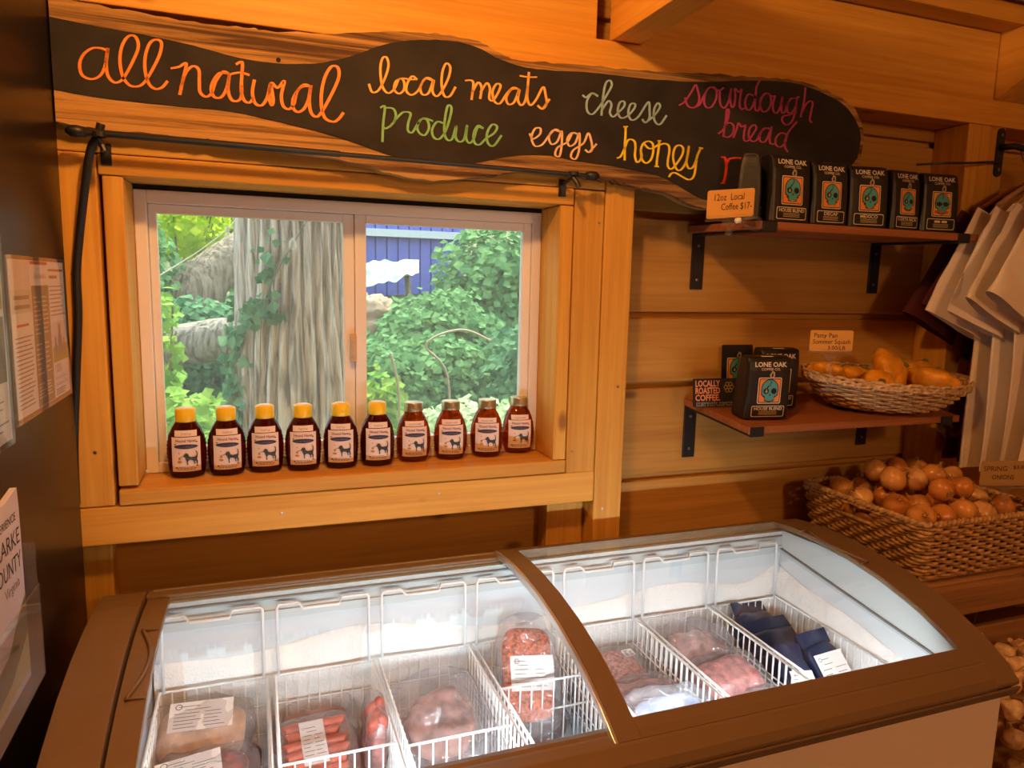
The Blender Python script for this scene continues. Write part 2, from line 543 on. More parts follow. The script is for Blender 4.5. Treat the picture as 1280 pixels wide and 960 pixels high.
sash(-0.201, 0.226, 0.012, 0.032, 0.016, 0.025)
s2 = sash(0.2265, 0.663, 0.006, 0.028, 0.026, 0.021)
lt = MB(); lt.box(0.214, 0.228, -0.006, 0.012, 1.36, 1.425); lt.box(0.2145, 0.2215, -0.014, -0.006, 1.375, 1.41)
adopt(lt.build('latch', mat('tan_latch', (0.55, 0.40, 0.26), 0.5), bevel=0.002), win)
wbox('foam_strip', WX0 - 0.002, WX1 + 0.002, 0.004, 0.05, 1.7275, 1.7375, m=M['foam'], bevel=0)

# ------------------------------------------------------------------ live-edge sign
SY0, SY1 = -0.118, -0.152
def signmap(x, y, w):
    q = PY(x, y, SY1)
    q.x = max(q.x, -0.3235)
    q.y += (SY0 - SY1) * (1 - w) if w <= 1 else -(w - 1)
    return q
wood_top = [(52, -8), (140, 10), (224, 25), (268, 31), (312, 35), (345, 39), (418, 42), (473, 39), (525, 41), (571, 45), (604, 54), (627, 67), (650, 76), (690, 78), (740, 82), (790, 87), (840, 90), (900, 93), (944, 96), (985, 99), (1015, 106), (1046, 120), (1069, 137), (1080, 164), (1078, 192)]
wood_bot = [(1070, 220), (1030, 245), (960, 262), (885, 260), (831, 241), (794, 233), (767, 226), (719, 219), (670, 212), (620, 218), (565, 224), (506, 221), (460, 207), (400, 195), (355, 189), (273, 177), (208, 169), (126, 161), (60, 151)]
blk_top = [(54, 20), (126, 34), (191, 46), (240, 57), (290, 70.5), (339, 79), (388, 80), (421, 75), (450, 67), (473, 58), (505, 51.5), (538, 50), (571, 52.5), (597, 60), (624, 74), (653, 83.5), (686, 88), (740, 91), (775, 95), (810, 99), (871, 102.5), (936, 101), (975, 102), (1007, 108), (1043, 124), (1063, 141), (1075, 168), (1071, 198)]
blk_bot = [(1050, 226), (1000, 244), (940, 252), (885, 251), (839, 227), (817, 218), (768, 208), (719, 201), (690, 195), (660, 193.5), (630, 196), (604, 202), (571, 206), (538, 204), (499, 197), (466, 187), (421, 171), (355, 154), (290, 139.5), (224, 133), (126, 122), (56, 110)]
def rough(pts, amp):
    q = spline([(p[0], p[1], 0) for p in pts], 5)
    return [(p.x + amp * noise.noise((p.x * 0.11, 3, 0)), p.y + amp * noise.noise((p.x * 0.17, p.y * 0.1, 7))) for p in q]
sg = thing('shop_sign', 'long live-edge wooden sign with colourful cursive lettering on black paint', 'sign', (0.4, -0.13, 1.80))
bd = MB(); bd.prism(rough(wood_top, 3.0) + rough(wood_bot, 3.5), signmap, 0, 1)
adopt(bd.build('live_edge_board', M['bark'], bevel=0.006), sg)
bk = MB(); bk.prism(rough(blk_top, 0.8) + rough(blk_bot, 0.8), signmap, 1.0, 1.002)
adopt(bk.build('painted_panel', M['chalk']), sg)
kn = MB(); kn.lathe([(0.0045, 0), (0.0045, 0.003)], 10)
_p0 = PY(348, 75, SY1)
o = kn.build('screw_hole', M['foam']); o.rotation_euler = (pi / 2, 0, 0); o.location = (_p0.x, SY1 + 0.002, _p0.z); adopt(o, sg)

WORDS = {
 'all': (60, 0, 3.048, 7.2, (0.80, 0.25, 0.025), [
  '228 195,205 186,170 186,138 208,122 245,132 288,170 303,204 285,222 240,229 190',
  '229 188,223 235,228 285,247 312,268 315,290 297,322 240,345 182,335 143,308 140,284 175,275 230,285 290,310 325,342 331,368 315,398 268,426 210,433 165,412 153,388 168,372 215,371 270,385 320,410 340,436 334,455 312']),
 'natural': (60, 0, 3.048, 7.2, (0.80, 0.25, 0.025), [
  '470 262,500 256,527 244,516 300,503 360', '507 335,525 280,552 254,575 268,577 315,580 352,602 370,624 355,640 310,668 275,690 285',
  '690 283,655 280,630 310,622 345,636 372,662 370,682 335,692 284,686 340,697 378,718 387,736 372,738 330', '718 246,740 240,738 300,737 350,748 384,768 392,783 375', '700 283,733 278,766 287',
  '786 308,779 355,790 395,815 402,836 370,848 318,842 370,852 402,858 380,850 318,875 336,900 310,889 365,896 405,918 417,936 398,948 352,975 324,1000 332',
  '1000 330,962 335,935 375,934 412,952 428,975 415,992 380,1001 328,995 385,1002 430,1022 446,1042 428,1076 368,1106 300,1104 260,1080 255,1056 292,1042 350,1042 412,1056 452,1086 465,1106 455,1124 432']),
 'local': (440, 0, 3.048, 6.2, (0.86, 0.45, 0.085), [
  '64 323,76 352,100 345,125 298,138 250,130 220,114 226,107 270,115 330,136 356,160 340,178 303,196 310,197 342,178 358,160 342,166 312,190 300,218 304,244 304',
  '246 304,228 292,210 318,206 348,226 363,252 345,275 303,304 308', '306 306,282 298,260 330,266 360,290 356,310 306,305 348,320 368,340 350,366 298,373 258,358 243,344 272,340 322,350 366,372 367,392 334']),
 'meats': (440, 0, 3.048, 6.2, (0.86, 0.45, 0.085), [
  '430 308,460 314,454 380', '456 355,478 316,492 335,487 376', '489 352,512 318,524 340,521 375,535 384,556 352,564 326,548 322,534 350,540 386,562 395,588 358,612 335,632 342',
  '634 341,606 342,586 372,594 398,616 390,636 342,630 380,642 402,658 385,668 330', '672 278,668 330,666 376,678 402,700 380,726 333,736 366,739 396,724 416,706 404', '726 414,750 380', '638 290,670 295,702 295']),
 'produce': (440, 0, 3.048, 6.2, (0.20, 0.50, 0.18), [
  '108 411,124 408,118 470,115 540', '124 412,155 415,166 440,156 470,130 490,119 486', '145 482,180 440,198 428,222 434,213 470,212 498,228 506,246 478,262 456,284 458,292 488,276 516,254 506,248 480,270 452,306 462',
  '346 470,322 466,304 495,310 524,332 530,356 498,374 440,377 410,364 404,354 445,350 500,360 532,380 530,396 480,393 522,407 541,426 530,437 478,433 526,446 546,462 530,476 488,497 490', '498 490,478 480,462 510,465 544,484 552,510 528,540 508,551 484,532 476,513 508,516 546,538 556,567 518']),
 'cheese': (440, 0, 3.048, 5.6, (0.32, 0.50, 0.55), [
  '877 364,890 372,912 356,934 366', '934 368,912 358,893 386,894 424,914 436,942 405,970 360,987 326,980 308,964 320,954 372,948 440', '950 420,974 386,986 400,980 430,992 446,1010 432,1034 406,1034 388,1018 392,1010 424,1022 450,1048 442,1074 412,1074 396,1058 400,1050 432,1062 458,1088 446,1126 390,1131 424,1130 452,1115 468,1104 456',
  '1124 462,1150 440,1171 408,1162 394,1148 420,1150 460,1170 475,1195 442']),
 'eggs': (440, 0, 3.048, 5.6, (0.86, 0.58, 0.32), [
  '675 511,688 530,714 512,715 490,695 492,682 524,694 556,722 552,750 516,772 494,790 502', '790 503,764 498,748 524,758 550,780 540,797 500,796 558,788 596,772 590,782 562,818 542,838 508,858 512', '858 512,834 508,818 532,826 557,848 546,864 508,863 570,850 606,832 598,842 572,880 546,898 508,910 542,912 570,900 581,887 572', '904 578,929 550']),
 'honey': (760, 140, 8, 15, (0.95, 0.66, 0.02), [
  '150 150,190 148', '170 150,168 240,162 330,160 480', '85 462,120 445,158 370,190 290,225 276,260 300,268 360,262 440,280 500,310 490,330 440,322 380,345 320,395 295,440 320,445 400,420 480,375 512,335 480,322 410', '355 320,400 365,450 360,505 320', '490 290,522 290', '506 292,498 380,484 470,478 545', '460 545,500 548', '510 330,560 318,600 340,606 400,592 480,592 545,625 572,670 530,730 440,745 370,715 336,670 350,645 420,650 500,680 575,720 580,765 520,790 430,802 342,788 430,778 510,800 565,840 555,868 500,890 430,920 362', '905 360,940 366', '920 365,885 440,872 520,860 610,835 665,790 676,730 645,670 612,630 615,603 648']),
 'sourdough': (840, 90, 6.4, 11, (0.42, 0.05, 0.17), [
  '52 268,95 240,150 160,182 105,200 150,212 210,200 260,165 288,120 272,98 210', '170 288,215 262,250 190,290 130,330 125,350 160,345 220,310 280,270 285,250 240,262 170,300 125,340 140,375 150,405 130', '378 145,375 210,385 270,415 288,445 240,460 170,468 135,458 210,470 280,490 270,500 200,498 135,530 165,550 138,538 210,535 275,552 302',
  '552 302,580 290', '640 190,605 180,580 230,585 290,615 305,645 260,662 180,670 120,695 72', '662 190,655 260,665 310,690 300,705 225,735 175,775 185,785 240,765 300,725 320,700 280,705 215,750 172,790 195,818 192', '818 195,800 260,806 318,835 328,862 270,876 200,868 270,872 325,895 322,915 260,950 215,990 215', '990 215,945 215,915 270,920 325,950 325,980 280,996 205,1010 205',  '990 225,978 320,950 400,905 425,875 395,880 360,930 345,990 325', '1060 130,1050 230,1022 360', '1030 330,1065 260,1100 235,1118 255,1105 320,1096 385,1112 405']),
 'bread': (840, 90, 6.4, 11, (0.42, 0.05, 0.17), [
  '366 494,405 460,440 380,448 310,432 306,425 380,412 460,405 515', '410 440,450 408,485 430,480 490,445 522,400 515', '485 525,510 460,525 410,550 440,580 430,570 490,570 545,600 552,640 500,668 450,650 425,615 455,608 520,635 556,672 545,700 490,735 455,770 455', '770 452,725 455,695 510,700 555,735 560,765 510,790 440,775 520,780 572,815 578', '905 500,865 490,825 530,825 585,865 600,900 560,920 490,990 402', '915 500,895 560,900 610,918 638']),
 'red_word': (840, 90, 6.4, 14, (0.70, 0.045, 0.008), [
  '390 682,418 690,428 750,420 830,405 888', '385 890,412 890', '428 740,450 700,485 690,520 688,550 694,575 730']),
}
for wname, (ox, oy, sc, wd, colr, strokes) in WORDS.items():
    mb = MB()
    for st in strokes:
        pts = [tuple(float(q) for q in p.split()) for p in st.split(',')]
        pts = [(ox + p[0] / sc, oy + p[1] / sc, 0) for p in pts]
        mb.ribbon(spline(pts, 7), wd / (8 if wname == 'honey' else sc) * (1.62 if wname in ('all', 'natural') else 1.38), signmap, 1.0032)
    adopt(mb.build('painted_word', mat('paint_' + wname, colr, 0.6, noise_amt=0.12, nscale=60)), sg)

# ------------------------------------------------------------------ curtain rod and cable
rd = thing('curtain_rod', 'thin black curtain rod mounted under the painted sign', 'rod', (0.2, -0.16, 1.80))
a, b = Vector((-0.285, -0.175, 1.803)), Vector((0.735, -0.175, 1.798))
adopt(MB().tube([a, a.lerp(b, .45)], 0.0062, 10).tube([a.lerp(b, .45), b], 0.0048, 10).build('pole', M['black'], smooth=False), rd)
for e, d in ((a, -1), (b, 1)):
    fb = MB(); fb.tube([e + Vector((-0.012 * d, 0, 0)), e + Vector((0.004 * d, 0, 0)), e + Vector((0.012 * d, 0, 0)), e + Vector((0.02 * d, 0, 0))], [0.0085, 0.011, 0.0105, 0.004], 12)
    adopt(fb.build('finial', M['black'], smooth=True), rd)
for x in (-0.252, 0.69):
    br = MB(); br.tube([(x, SF, 1.785), (x, -0.14, 1.787), (x, -0.175, 1.792)], 0.004, 8); br.box(x - 0.009, x + 0.009, SF - 0.003, SF, 1.755, 1.794)
    br.tube([(x, -0.177, 1.79), (x + 0.006, -0.185, 1.779), (x + 0.009, -0.187, 1.77)], 0.0055, 8)
    br.lathe([(0.012, 0), (0.012, 0.008)], 14, c=(x, -0.175, 1.796))
    adopt(br.build('rod_bracket', M['black']), rd)
cb = MB(); cb.tube(spline([(-0.250, -0.1625, 1.822), (-0.257, -0.1605, 1.80), (-0.272, -0.155, 1.77), (-0.289, -0.14, 1.69), (-0.302, -0.128, 1.62), (-0.311, -0.124, 1.55), (-0.313, -0.1235, 1.47), (-0.322, -0.1235, 1.36), (-0.333, -0.1235, 1.22), (-0.336, -0.1235, 1.10)], 6), 0.0075, 8)
tag(cb.build('black_cable', M['black'], smooth=True), 'thick black cable draped from the curtain rod down the left stud', 'cable')

# ------------------------------------------------------------------ refrigerator with flyers
fr = thing('refrigerator', 'tall black refrigerator side panel at the left edge', 'refrigerator', (-0.70, -0.5, 0.0))
FRM = mat('refrigerator_black', (0.010, 0.006, 0.004), 0.30, spec=0.3)
FX = -0.326
adopt(MB().box(-1.06, FX, -0.90, -0.134, 0.03, 2.08).build('cabinet', FRM, bevel=0.008), fr)
adopt(MB().box(-1.05, FX - 0.01, -0.955, -0.905, 0.12, 2.05).build('door', FRM, bevel=0.006), fr)
adopt(MB().tube([(-0.45, -0.958, 0.8), (-0.45, -0.99, 0.82), (-0.45, -0.99, 1.4), (-0.45, -0.958, 1.42)], 0.012, 10).build('handle', M['screw'], smooth=True), fr)
for (x, y) in ((-1.0, -0.85), (-0.40, -0.85), (-1.0, -0.18), (-0.40, -0.18)):
    adopt(MB().lathe([(0.022, 0), (0.022, 0.04)], 12, c=(x, y, 0)).build('foot', M['black']), fr)
def sidemap(x0):
    return lambda y, z, w: (x0 + w, y, z)
RED = mat('print_red', (0.45, 0.03, 0.02), 0.6); OLIVE = mat('print_olive', (0.13, 0.12, 0.075), 0.6)
SKYP = mat('print_sky', (0.70, 0.62, 0.60), 0.6); GRASSP = mat('print_grass', (0.36, 0.40, 0.05), 0.6); GREYT = mat('print_grey', (0.18, 0.17, 0.17), 0.6)
PEACH = mat('print_peach', (0.62, 0.50, 0.40), 0.6)
fl = thing('flyer', 'laminated three-column beef flyer with a cattle photo on the black refrigerator', 'flyer', (FX + 0.004, -0.31, 1.335))
m_ = sidemap(FX)
y0, y1, z0, z1 = -0.500, -0.165, 1.328, 1.575
lam = MB().box(FX + 0.0006, FX + 0.0016, y0, y1, z0, z1)
lam.box(FX + 0.0036, FX + 0.0044, y0, y1, z0, z1)
adopt(lam.build('lamination', M['clear']), fl)
pg = MB(); pg.box(FX + 0.002, FX + 0.003, y0 + 0.012, y1 - 0.008, z0 + 0.008, z1 - 0.006)
def lines(mb, ya, yb, za, zb, n, m, fn, w, ragged=0.25, h=0.0022):
    for i in range(n):
        z = za + (zb - za) * (i + 0.5) / n
        e = yb - (yb - ya) * ragged * random.random()
        mb.flat([(ya, z - h / 2), (e, z - h / 2), (e, z + h / 2), (ya, z + h / 2)], fn, w, m)
def rect(mb, ya, yb, za, zb, fn, w, m):
    mb.flat([(ya, za), (yb, za), (yb, zb), (ya, zb)], fn, w, m)
cw = (y1 - y0 - 0.02) / 3
ca, cb_, cc = y0 + 0.012, y0 + 0.012 + cw, y0 + 0.012 + 2 * cw
W1 = 0.0032
rect(pg, ca, cb_ - 0.004, z1 - 0.05, z1 - 0.007, m_, W1, 3)
rect(pg, ca, cb_ - 0.002, z1 - 0.085, z1 - 0.05, m_, W1, 6)
lines(pg, ca + 0.012, cb_ - 0.012, z1 - 0.055, z1 - 0.083, 2, 5, m_, W1 + 0.0002, 0.1, 0.006)
lines(pg, ca + 0.02, cb_ - 0.02, z1 - 0.099, z1 - 0.108, 1, 2, m_, W1, 0.1, 0.004)
lines(pg, ca + 0.008, cb_ - 0.008, z1 - 0.118, z0 + 0.018, 17, 5, m_, W1)
rect(pg, cb_, cc - 0.004, z1 - 0.012, z1 - 0.007, m_, W1, 2)
rect(pg, cb_, cc - 0.004, z0 + 0.009, z1 - 0.045, m_, W1, 1)
pg.text('Cuts Available', m_, (cb_ + cc) / 2, z1 - 0.034, 0.012, W1, 2)
for (za, zb, n) in ((z1 - 0.06, z1 - 0.125, 9), (z1 - 0.135, z1 - 0.19, 7), (z1 - 0.2, z0 + 0.02, 5)):
    lines(pg, cb_ + 0.008, cb_ + cw * 0.44, za, zb, n, 4, m_, W1 + 0.0002, 0.5)
    lines(pg, cb_ + cw * 0.54, cc - 0.012, za, zb, n, 4, m_, W1 + 0.0002, 0.5)
rect(pg, cc, y1 - 0.014, z1 - 0.022, z1 - 0.018, m_, W1, 2)
lines(pg, cc + 0.004, cc + 0.06, z1 - 0.026, z1 - 0.037, 1, 2, m_, W1, 0.05, 0.005)
lines(pg, cc + 0.002, y1 - 0.016, z1 - 0.044, z1 - 0.10, 8, 5, m_, W1)
rect(pg, cc, y1 - 0.012, z1 - 0.178, z1 - 0.108, m_, W1, 3)
rect(pg, cc, y1 - 0.012, z1 - 0.178, z1 - 0.15, m_, W1 + 0.0002, 7)
for (k, sx) in ((0.2, .8), (0.5, 1.25), (0.78, .7)):
    cx = cc + (cw - 0.006) * k; zz = z1 - 0.172; q = 0.026 * sx
    pg.flat([(cx - q * .35, zz), (cx - q * .42, zz + q), (cx - q * .2, zz + q * 1.5), (cx - q * .3, zz + q * 1.9), (cx, zz + q * 1.75), (cx + q * .3, zz + q * 1.9), (cx + q * .2, zz + q * 1.5), (cx + q * .42, zz + q), (cx + q * .35, zz), (cx + q * .2, zz), (cx + q * .12, zz + q * .5), (cx - q * .12, zz + q * .5), (cx - q * .2, zz)], m_, W1 + 0.0004, 5)
pg.text('100%', m_, cc + 0.004, z1 - 0.197, 0.022, W1, 2, align='LEFT')
pg.text('Hormone, Steroid', m_, cc + 0.004, z1 - 0.209, 0.0115, W1, 5, align='LEFT', width=cw * .8)
pg.text('& Antibiotic Free', m_, cc + 0.004, z1 - 0.220, 0.0115, W1, 5, align='LEFT', width=cw * .8)
lines(pg, cc + 0.004, y1 - 0.03, z1 - 0.224, z0 + 0.011, 3, 5, m_, W1)
adopt(pg.build('printed_page', [M['white'], OLIVE, RED, SKYP, PEACH, GREYT, mat('print_cream', (0.60, 0.56, 0.46), 0.6), GRASSP]), fl)
f2 = thing('flyer', 'green-tinted laminated sheet cut off at the left edge beside the beef flyer', 'flyer', (FX + 0.004, -0.6350, 1.30))
adopt(MB().box(FX + 0.001, FX + 0.002, -0.7850, -0.5170, 1.31, 1.60).box(FX + 0.0042, FX + 0.005, -0.7850, -0.5170, 1.31, 1.60).build('lamination', M['clear']), f2)
p2 = MB().box(FX + 0.0025, FX + 0.0035, -0.7750, -0.5250, 1.318, 1.592)
for (za, zb, mm) in ((1.50, 1.588, 1), (1.40, 1.49, 2)):
    rect(p2, -0.7700, -0.5300, za, zb, m_, 0.0037, mm)
lines(p2, -0.7650, -0.5350, 1.39, 1.33, 6, 3, m_, 0.0037)
adopt(p2.build('printed_page', [M['white'], GRASSP, OLIVE, GREYT]), f2)
hd = thing('brochure_holder', 'clear acrylic brochure holder on the refrigerator side', 'brochure holder', (FX + 0.02, -0.6700, 0.97))
hb = MB()
hb.box(FX + 0.0006, FX + 0.0026, -0.8100, -0.5750, 0.985, 1.20); hb.box(FX + 0.034, FX + 0.036, -0.8100, -0.5750, 0.985, 1.12)
hb.box(FX + 0.0026, FX + 0.034, -0.8100, -0.5750, 0.985, 0.9875); hb.box(FX + 0.0026, FX + 0.034, -0.5775, -0.5750, 0.9875, 1.18); hb.box(FX + 0.0026, FX + 0.034, -0.8100, -0.8075, 0.9875, 1.18)
adopt(hb.build('acrylic_pocket', M['clear'], bevel=0.0006), hd)
mg = thing('magazine', 'lavender county magazine standing in the clear brochure holder', 'magazine', (FX + 0.015, -0.6700, 0.99))
mm_ = lambda y, z, w: (FX + 0.012 + w, y + 0.10 * max(0, z - 1.2) * 0, z)
ym = -0.5825
pgm = MB().prism([(ym - .14, 0.989), (ym, 0.989), (ym, 1.235), (ym - .003, 1.262), (ym - .05, 1.255), (ym - .14, 1.25)], mm_, 0, 0.008)
pgm.text('EXPERIENCE', mm_, ym - .065, 1.222, 0.016, 0.0084, 1, width=0.095)
pgm.text('CLARKE', mm_, ym - .065, 1.188, 0.032, 0.0084, 1, width=0.115)
pgm.text('COUNTY', mm_, ym - .065, 1.155, 0.032, 0.0084, 1, width=0.115)
pgm.text('Virginia', mm_, ym - .05, 1.132, 0.02, 0.0084, 2, width=0.06)
pgm.flat([(ym - .138, 1.00), (ym - .002, 1.00), (ym - .002, 1.11), (ym - .04, 1.09), (ym - .08, 1.06), (ym - .138, 1.05)], mm_, 0.0084, 3)
pgm.flat([(ym - .138, 1.00), (ym - .002, 1.00), (ym - .002, 1.055), (ym - .08, 1.02), (ym - .138, 1.012)], mm_, 0.0086, 4)
adopt(pgm.build('cover', [mat('lavender_cover', (0.58, 0.54, 0.62), 0.35), M['ink'], GREYT, mat('cover_hill', (0.12, 0.14, 0.07), 0.4), mat('cover_path', (0.48, 0.46, 0.22), 0.4)]), mg)

# ------------------------------------------------------------------ shelves
def shelf(label, x0, x1, zt, drop, th, brx):
    t = thing('wall_shelf', label, 'shelf', ((x0 + x1) / 2, 0, zt - 0.2))
    D = 0.285
    zs = lambda y: zt + drop * (y / D)       # y negative -> lower
    mb = MB()
    i = len(mb.v)
    for y in (-0.001, -D):
        mb.v += [(x0, y, zs(y) - th), (x1, y, zs(y) - th), (x1, y, zs(y)), (x0, y, zs(y))]
    for q in ((0, 3, 2, 1), (4, 5, 6, 7), (0, 1, 5, 4), (1, 2, 6, 5), (2, 3, 7, 6), (3, 0, 4, 7)):
        mb.face(q[::-1])
    adopt(mb.build('board', M['shelf'], bevel=0.002), t)
    for bx in brx:
        k = MB(); w = 0.0195
        k.box(bx - w, bx + w, -0.006, -0.0012, zs(0) - th - 0.150, zs(0) - th - 0.004)
        prof = [(-0.0012, zs(0) - th - 0.006), (-0.0012, zs(0) - th - 0.0008), (-D - 0.001, zs(-D) - th - 0.0008), (-D - 0.001, zs(-D) + 0.0), (-D - 0.006, zs(-D) + 0.0), (-D - 0.006, zs(-D) - th - 0.006)]
        k.prism(prof, lambda u, v, q: (q, u, v), bx - w, bx + w)
        br = k.build('bracket', M['black'], bevel=0.0015); adopt(br, t)
        for zz in (0.032, 0.125):
            s_ = MB().lathe([(0.0045, 0), (0.0045, 0.0015), (0.002, 0.0022)], 10)
            o = s_.build('screw', M['screw']); o.rotation_euler = (pi / 2, 0, 0); o.location = (bx, -0.006, zs(0) - th - zz); adopt(o, br)
    return zs
zs1 = shelf('upper dark-stained shelf on black brackets holding the row of coffee bags', 1.112, 1.838, 1.716, 0.006, 0.019, (1.149, 1.780))
zs2 = shelf('lower dark-stained shelf on black brackets holding the wicker squash basket', 1.133, 1.842, 1.243, 0.026, 0.019, (1.155, 1.790))

# ------------------------------------------------------------------ coffee bags
BAGM = mat('matte_black_bag', (0.014, 0.012, 0.011), 0.42, bump=0.25, nscale=16)
CREAM = mat('cream_print', (0.72, 0.60, 0.44), 0.6); TEAL = mat('teal_print', (0.075, 0.34, 0.36), 0.6)
ORNG = mat('orange_print', (0.80, 0.24, 0.045), 0.6); BLK = mat('black_print', (0.008, 0.008, 0.008), 0.6)
YEL = mat('yellow_print', (0.80, 0.42, 0.04), 0.6); PINK = mat('pink_print', (0.55, 0.08, 0.07), 0.6); GOLD = mat('gold_print', (0.42, 0.33, 0.18), 0.6)
ART = [BLK, CREAM, ORNG, TEAL, GOLD, YEL, PINK]
def ell(cx, cy, rx, ry, n=18, a0=0, a1=2 * pi):
    return [(cx + rx * cos(a0 + (a1 - a0) * i / n), cy + ry * sin(a0 + (a1 - a0) * i / n)) for i in range(n)]
def rrect(x0, x1, y0, y1, r, n=3):
    out = []
    for (cx, cy, a) in ((x1 - r, y1 - r, 0), (x0 + r, y1 - r, pi / 2), (x0 + r, y0 + r, pi), (x1 - r, y0 + r, 1.5 * pi)):
        out += [(cx + r * cos(a + pi / 2 * i / n), cy + r * sin(a + pi / 2 * i / n)) for i in range(n + 1)]
    return out
def skull_art(mb, fn, cx, y0, y1, hw, special=False):
    """framed skull card between heights y0..y1, half width hw"""
    h = y1 - y0
    mb.flat(rrect(cx - hw, cx + hw, y0, y1, hw * .12), fn, 0.0006, 1)
    mb.flat(rrect(cx - hw * .93, cx + hw * .93, y0 + hw * .07, y1 - hw * .07, hw * .1), fn, 0.0009, 0)
    mb.flat(rrect(cx - hw * .87, cx + hw * .87, y0 + hw * .13, y1 - hw * .13, hw * .08), fn, 0.0012, 5 if special else 2)
    # plume
    mb.flat([(cx + hw * .02, y1 - hw * .1), (cx - hw * .1, y1 + h * .1), (cx + hw * .12, y1 + h * .26), (cx + hw * .34, y1 + h * .2), (cx + hw * .36, y1 + h * .04)], fn, 0.0014, 4)
    mb.flat([(cx + hw * .1, y1), (cx + hw * .04, y1 + h * .1), (cx + hw * .16, y1 + h * .2), (cx + hw * .24, y1 + h * .08)], fn, 0.0017, 0)
    sy = y0 + h * .56
    for (k, mi, w) in ((1.09, 0, 0.0017), (1.0, 3, 0.0021)):
        r = hw * .68 * k
        sk = ell(cx, sy, r, hw * .74 * k, 16, -0.35, pi + 0.35)
        sk += [(cx - r * .98, sy - hw * .42 * k), (cx - r * .60, sy - hw * .55 * k), (cx - r * .55, sy - hw * .86 * k), (cx, sy - hw * .95 * k), (cx + r * .55, sy - hw * .86 * k), (cx + r * .60, sy - hw * .55 * k), (cx + r * .98, sy - hw * .42 * k)]
        mb.flat(sk, fn, w, mi)
    for s in (-1, 1):
        mb.flat(ell(cx + s * hw * .33, sy - hw * .14, hw * (.24 if not special else .28), hw * (.24 if not special else .2), 12), fn, 0.0024, 0)
    if special:
        mb.ribbon([(cx - hw * .8, sy - hw * .08), (cx + hw * .8, sy - hw * .08)], hw * .08, fn, 0.0025, 0)
        mb.flat(ell(cx + hw * .3, sy + hw * .7, hw * .22, hw * .16, 8), fn, 0.0026, 6)
        for q in (-.6, -.1, .5):
            mb.flat(ell(cx + hw * q, y0 + hw * .4, hw * .2, hw * .16, 7), fn, 0.0024, 6)
    else:
        mb.ribbon([(cx - hw * .5, sy - hw * .05), (cx - hw * .3, sy + hw * .05), (cx - hw * .12, sy + hw * .3)], hw * .1, fn, 0.0026, 0)
        mb.flat([(cx - hw * .42, sy - hw * .2), (cx - hw * .3, sy + hw * .05), (cx - hw * .2, sy - hw * .2), (cx - hw * .31, sy - hw * .3)], fn, 0.0026, 4)
        # leaves and cup below the chin
        mb.flat([(cx - hw * .62, y0 + hw * .62), (cx - hw * .2, y0 + hw * .3), (cx, y0 + hw * .5), (cx - hw * .3, y0 + hw * .66)], fn, 0.0016, 0)
        mb.flat([(cx + hw * .62, y0 + hw * .62), (cx + hw * .2, y0 + hw * .3), (cx, y0 + hw * .5), (cx + hw * .3, y0 + hw * .66)], fn, 0.0016, 0)
        mb.flat([(cx - hw * .4, y0 + hw * .4), (cx, y0 + hw * .2), (cx + hw * .4, y0 + hw * .4), (cx, y0 + hw * .32)], fn, 0.0018, 4)
    mb.flat([(cx - hw * .08, sy - hw * .5), (cx + hw * .1, sy - hw * .5), (cx + .02 * hw, sy - hw * .34)], fn, 0.0024, 0)
    mb.ribbon([(cx + hw * .02, sy + hw * .68), (cx + hw * .1, sy + hw * .5), (cx - hw * .05, sy + hw * .42), (cx + hw * .02, sy + hw * .3)], hw * .06, fn, 0.0024, 0)
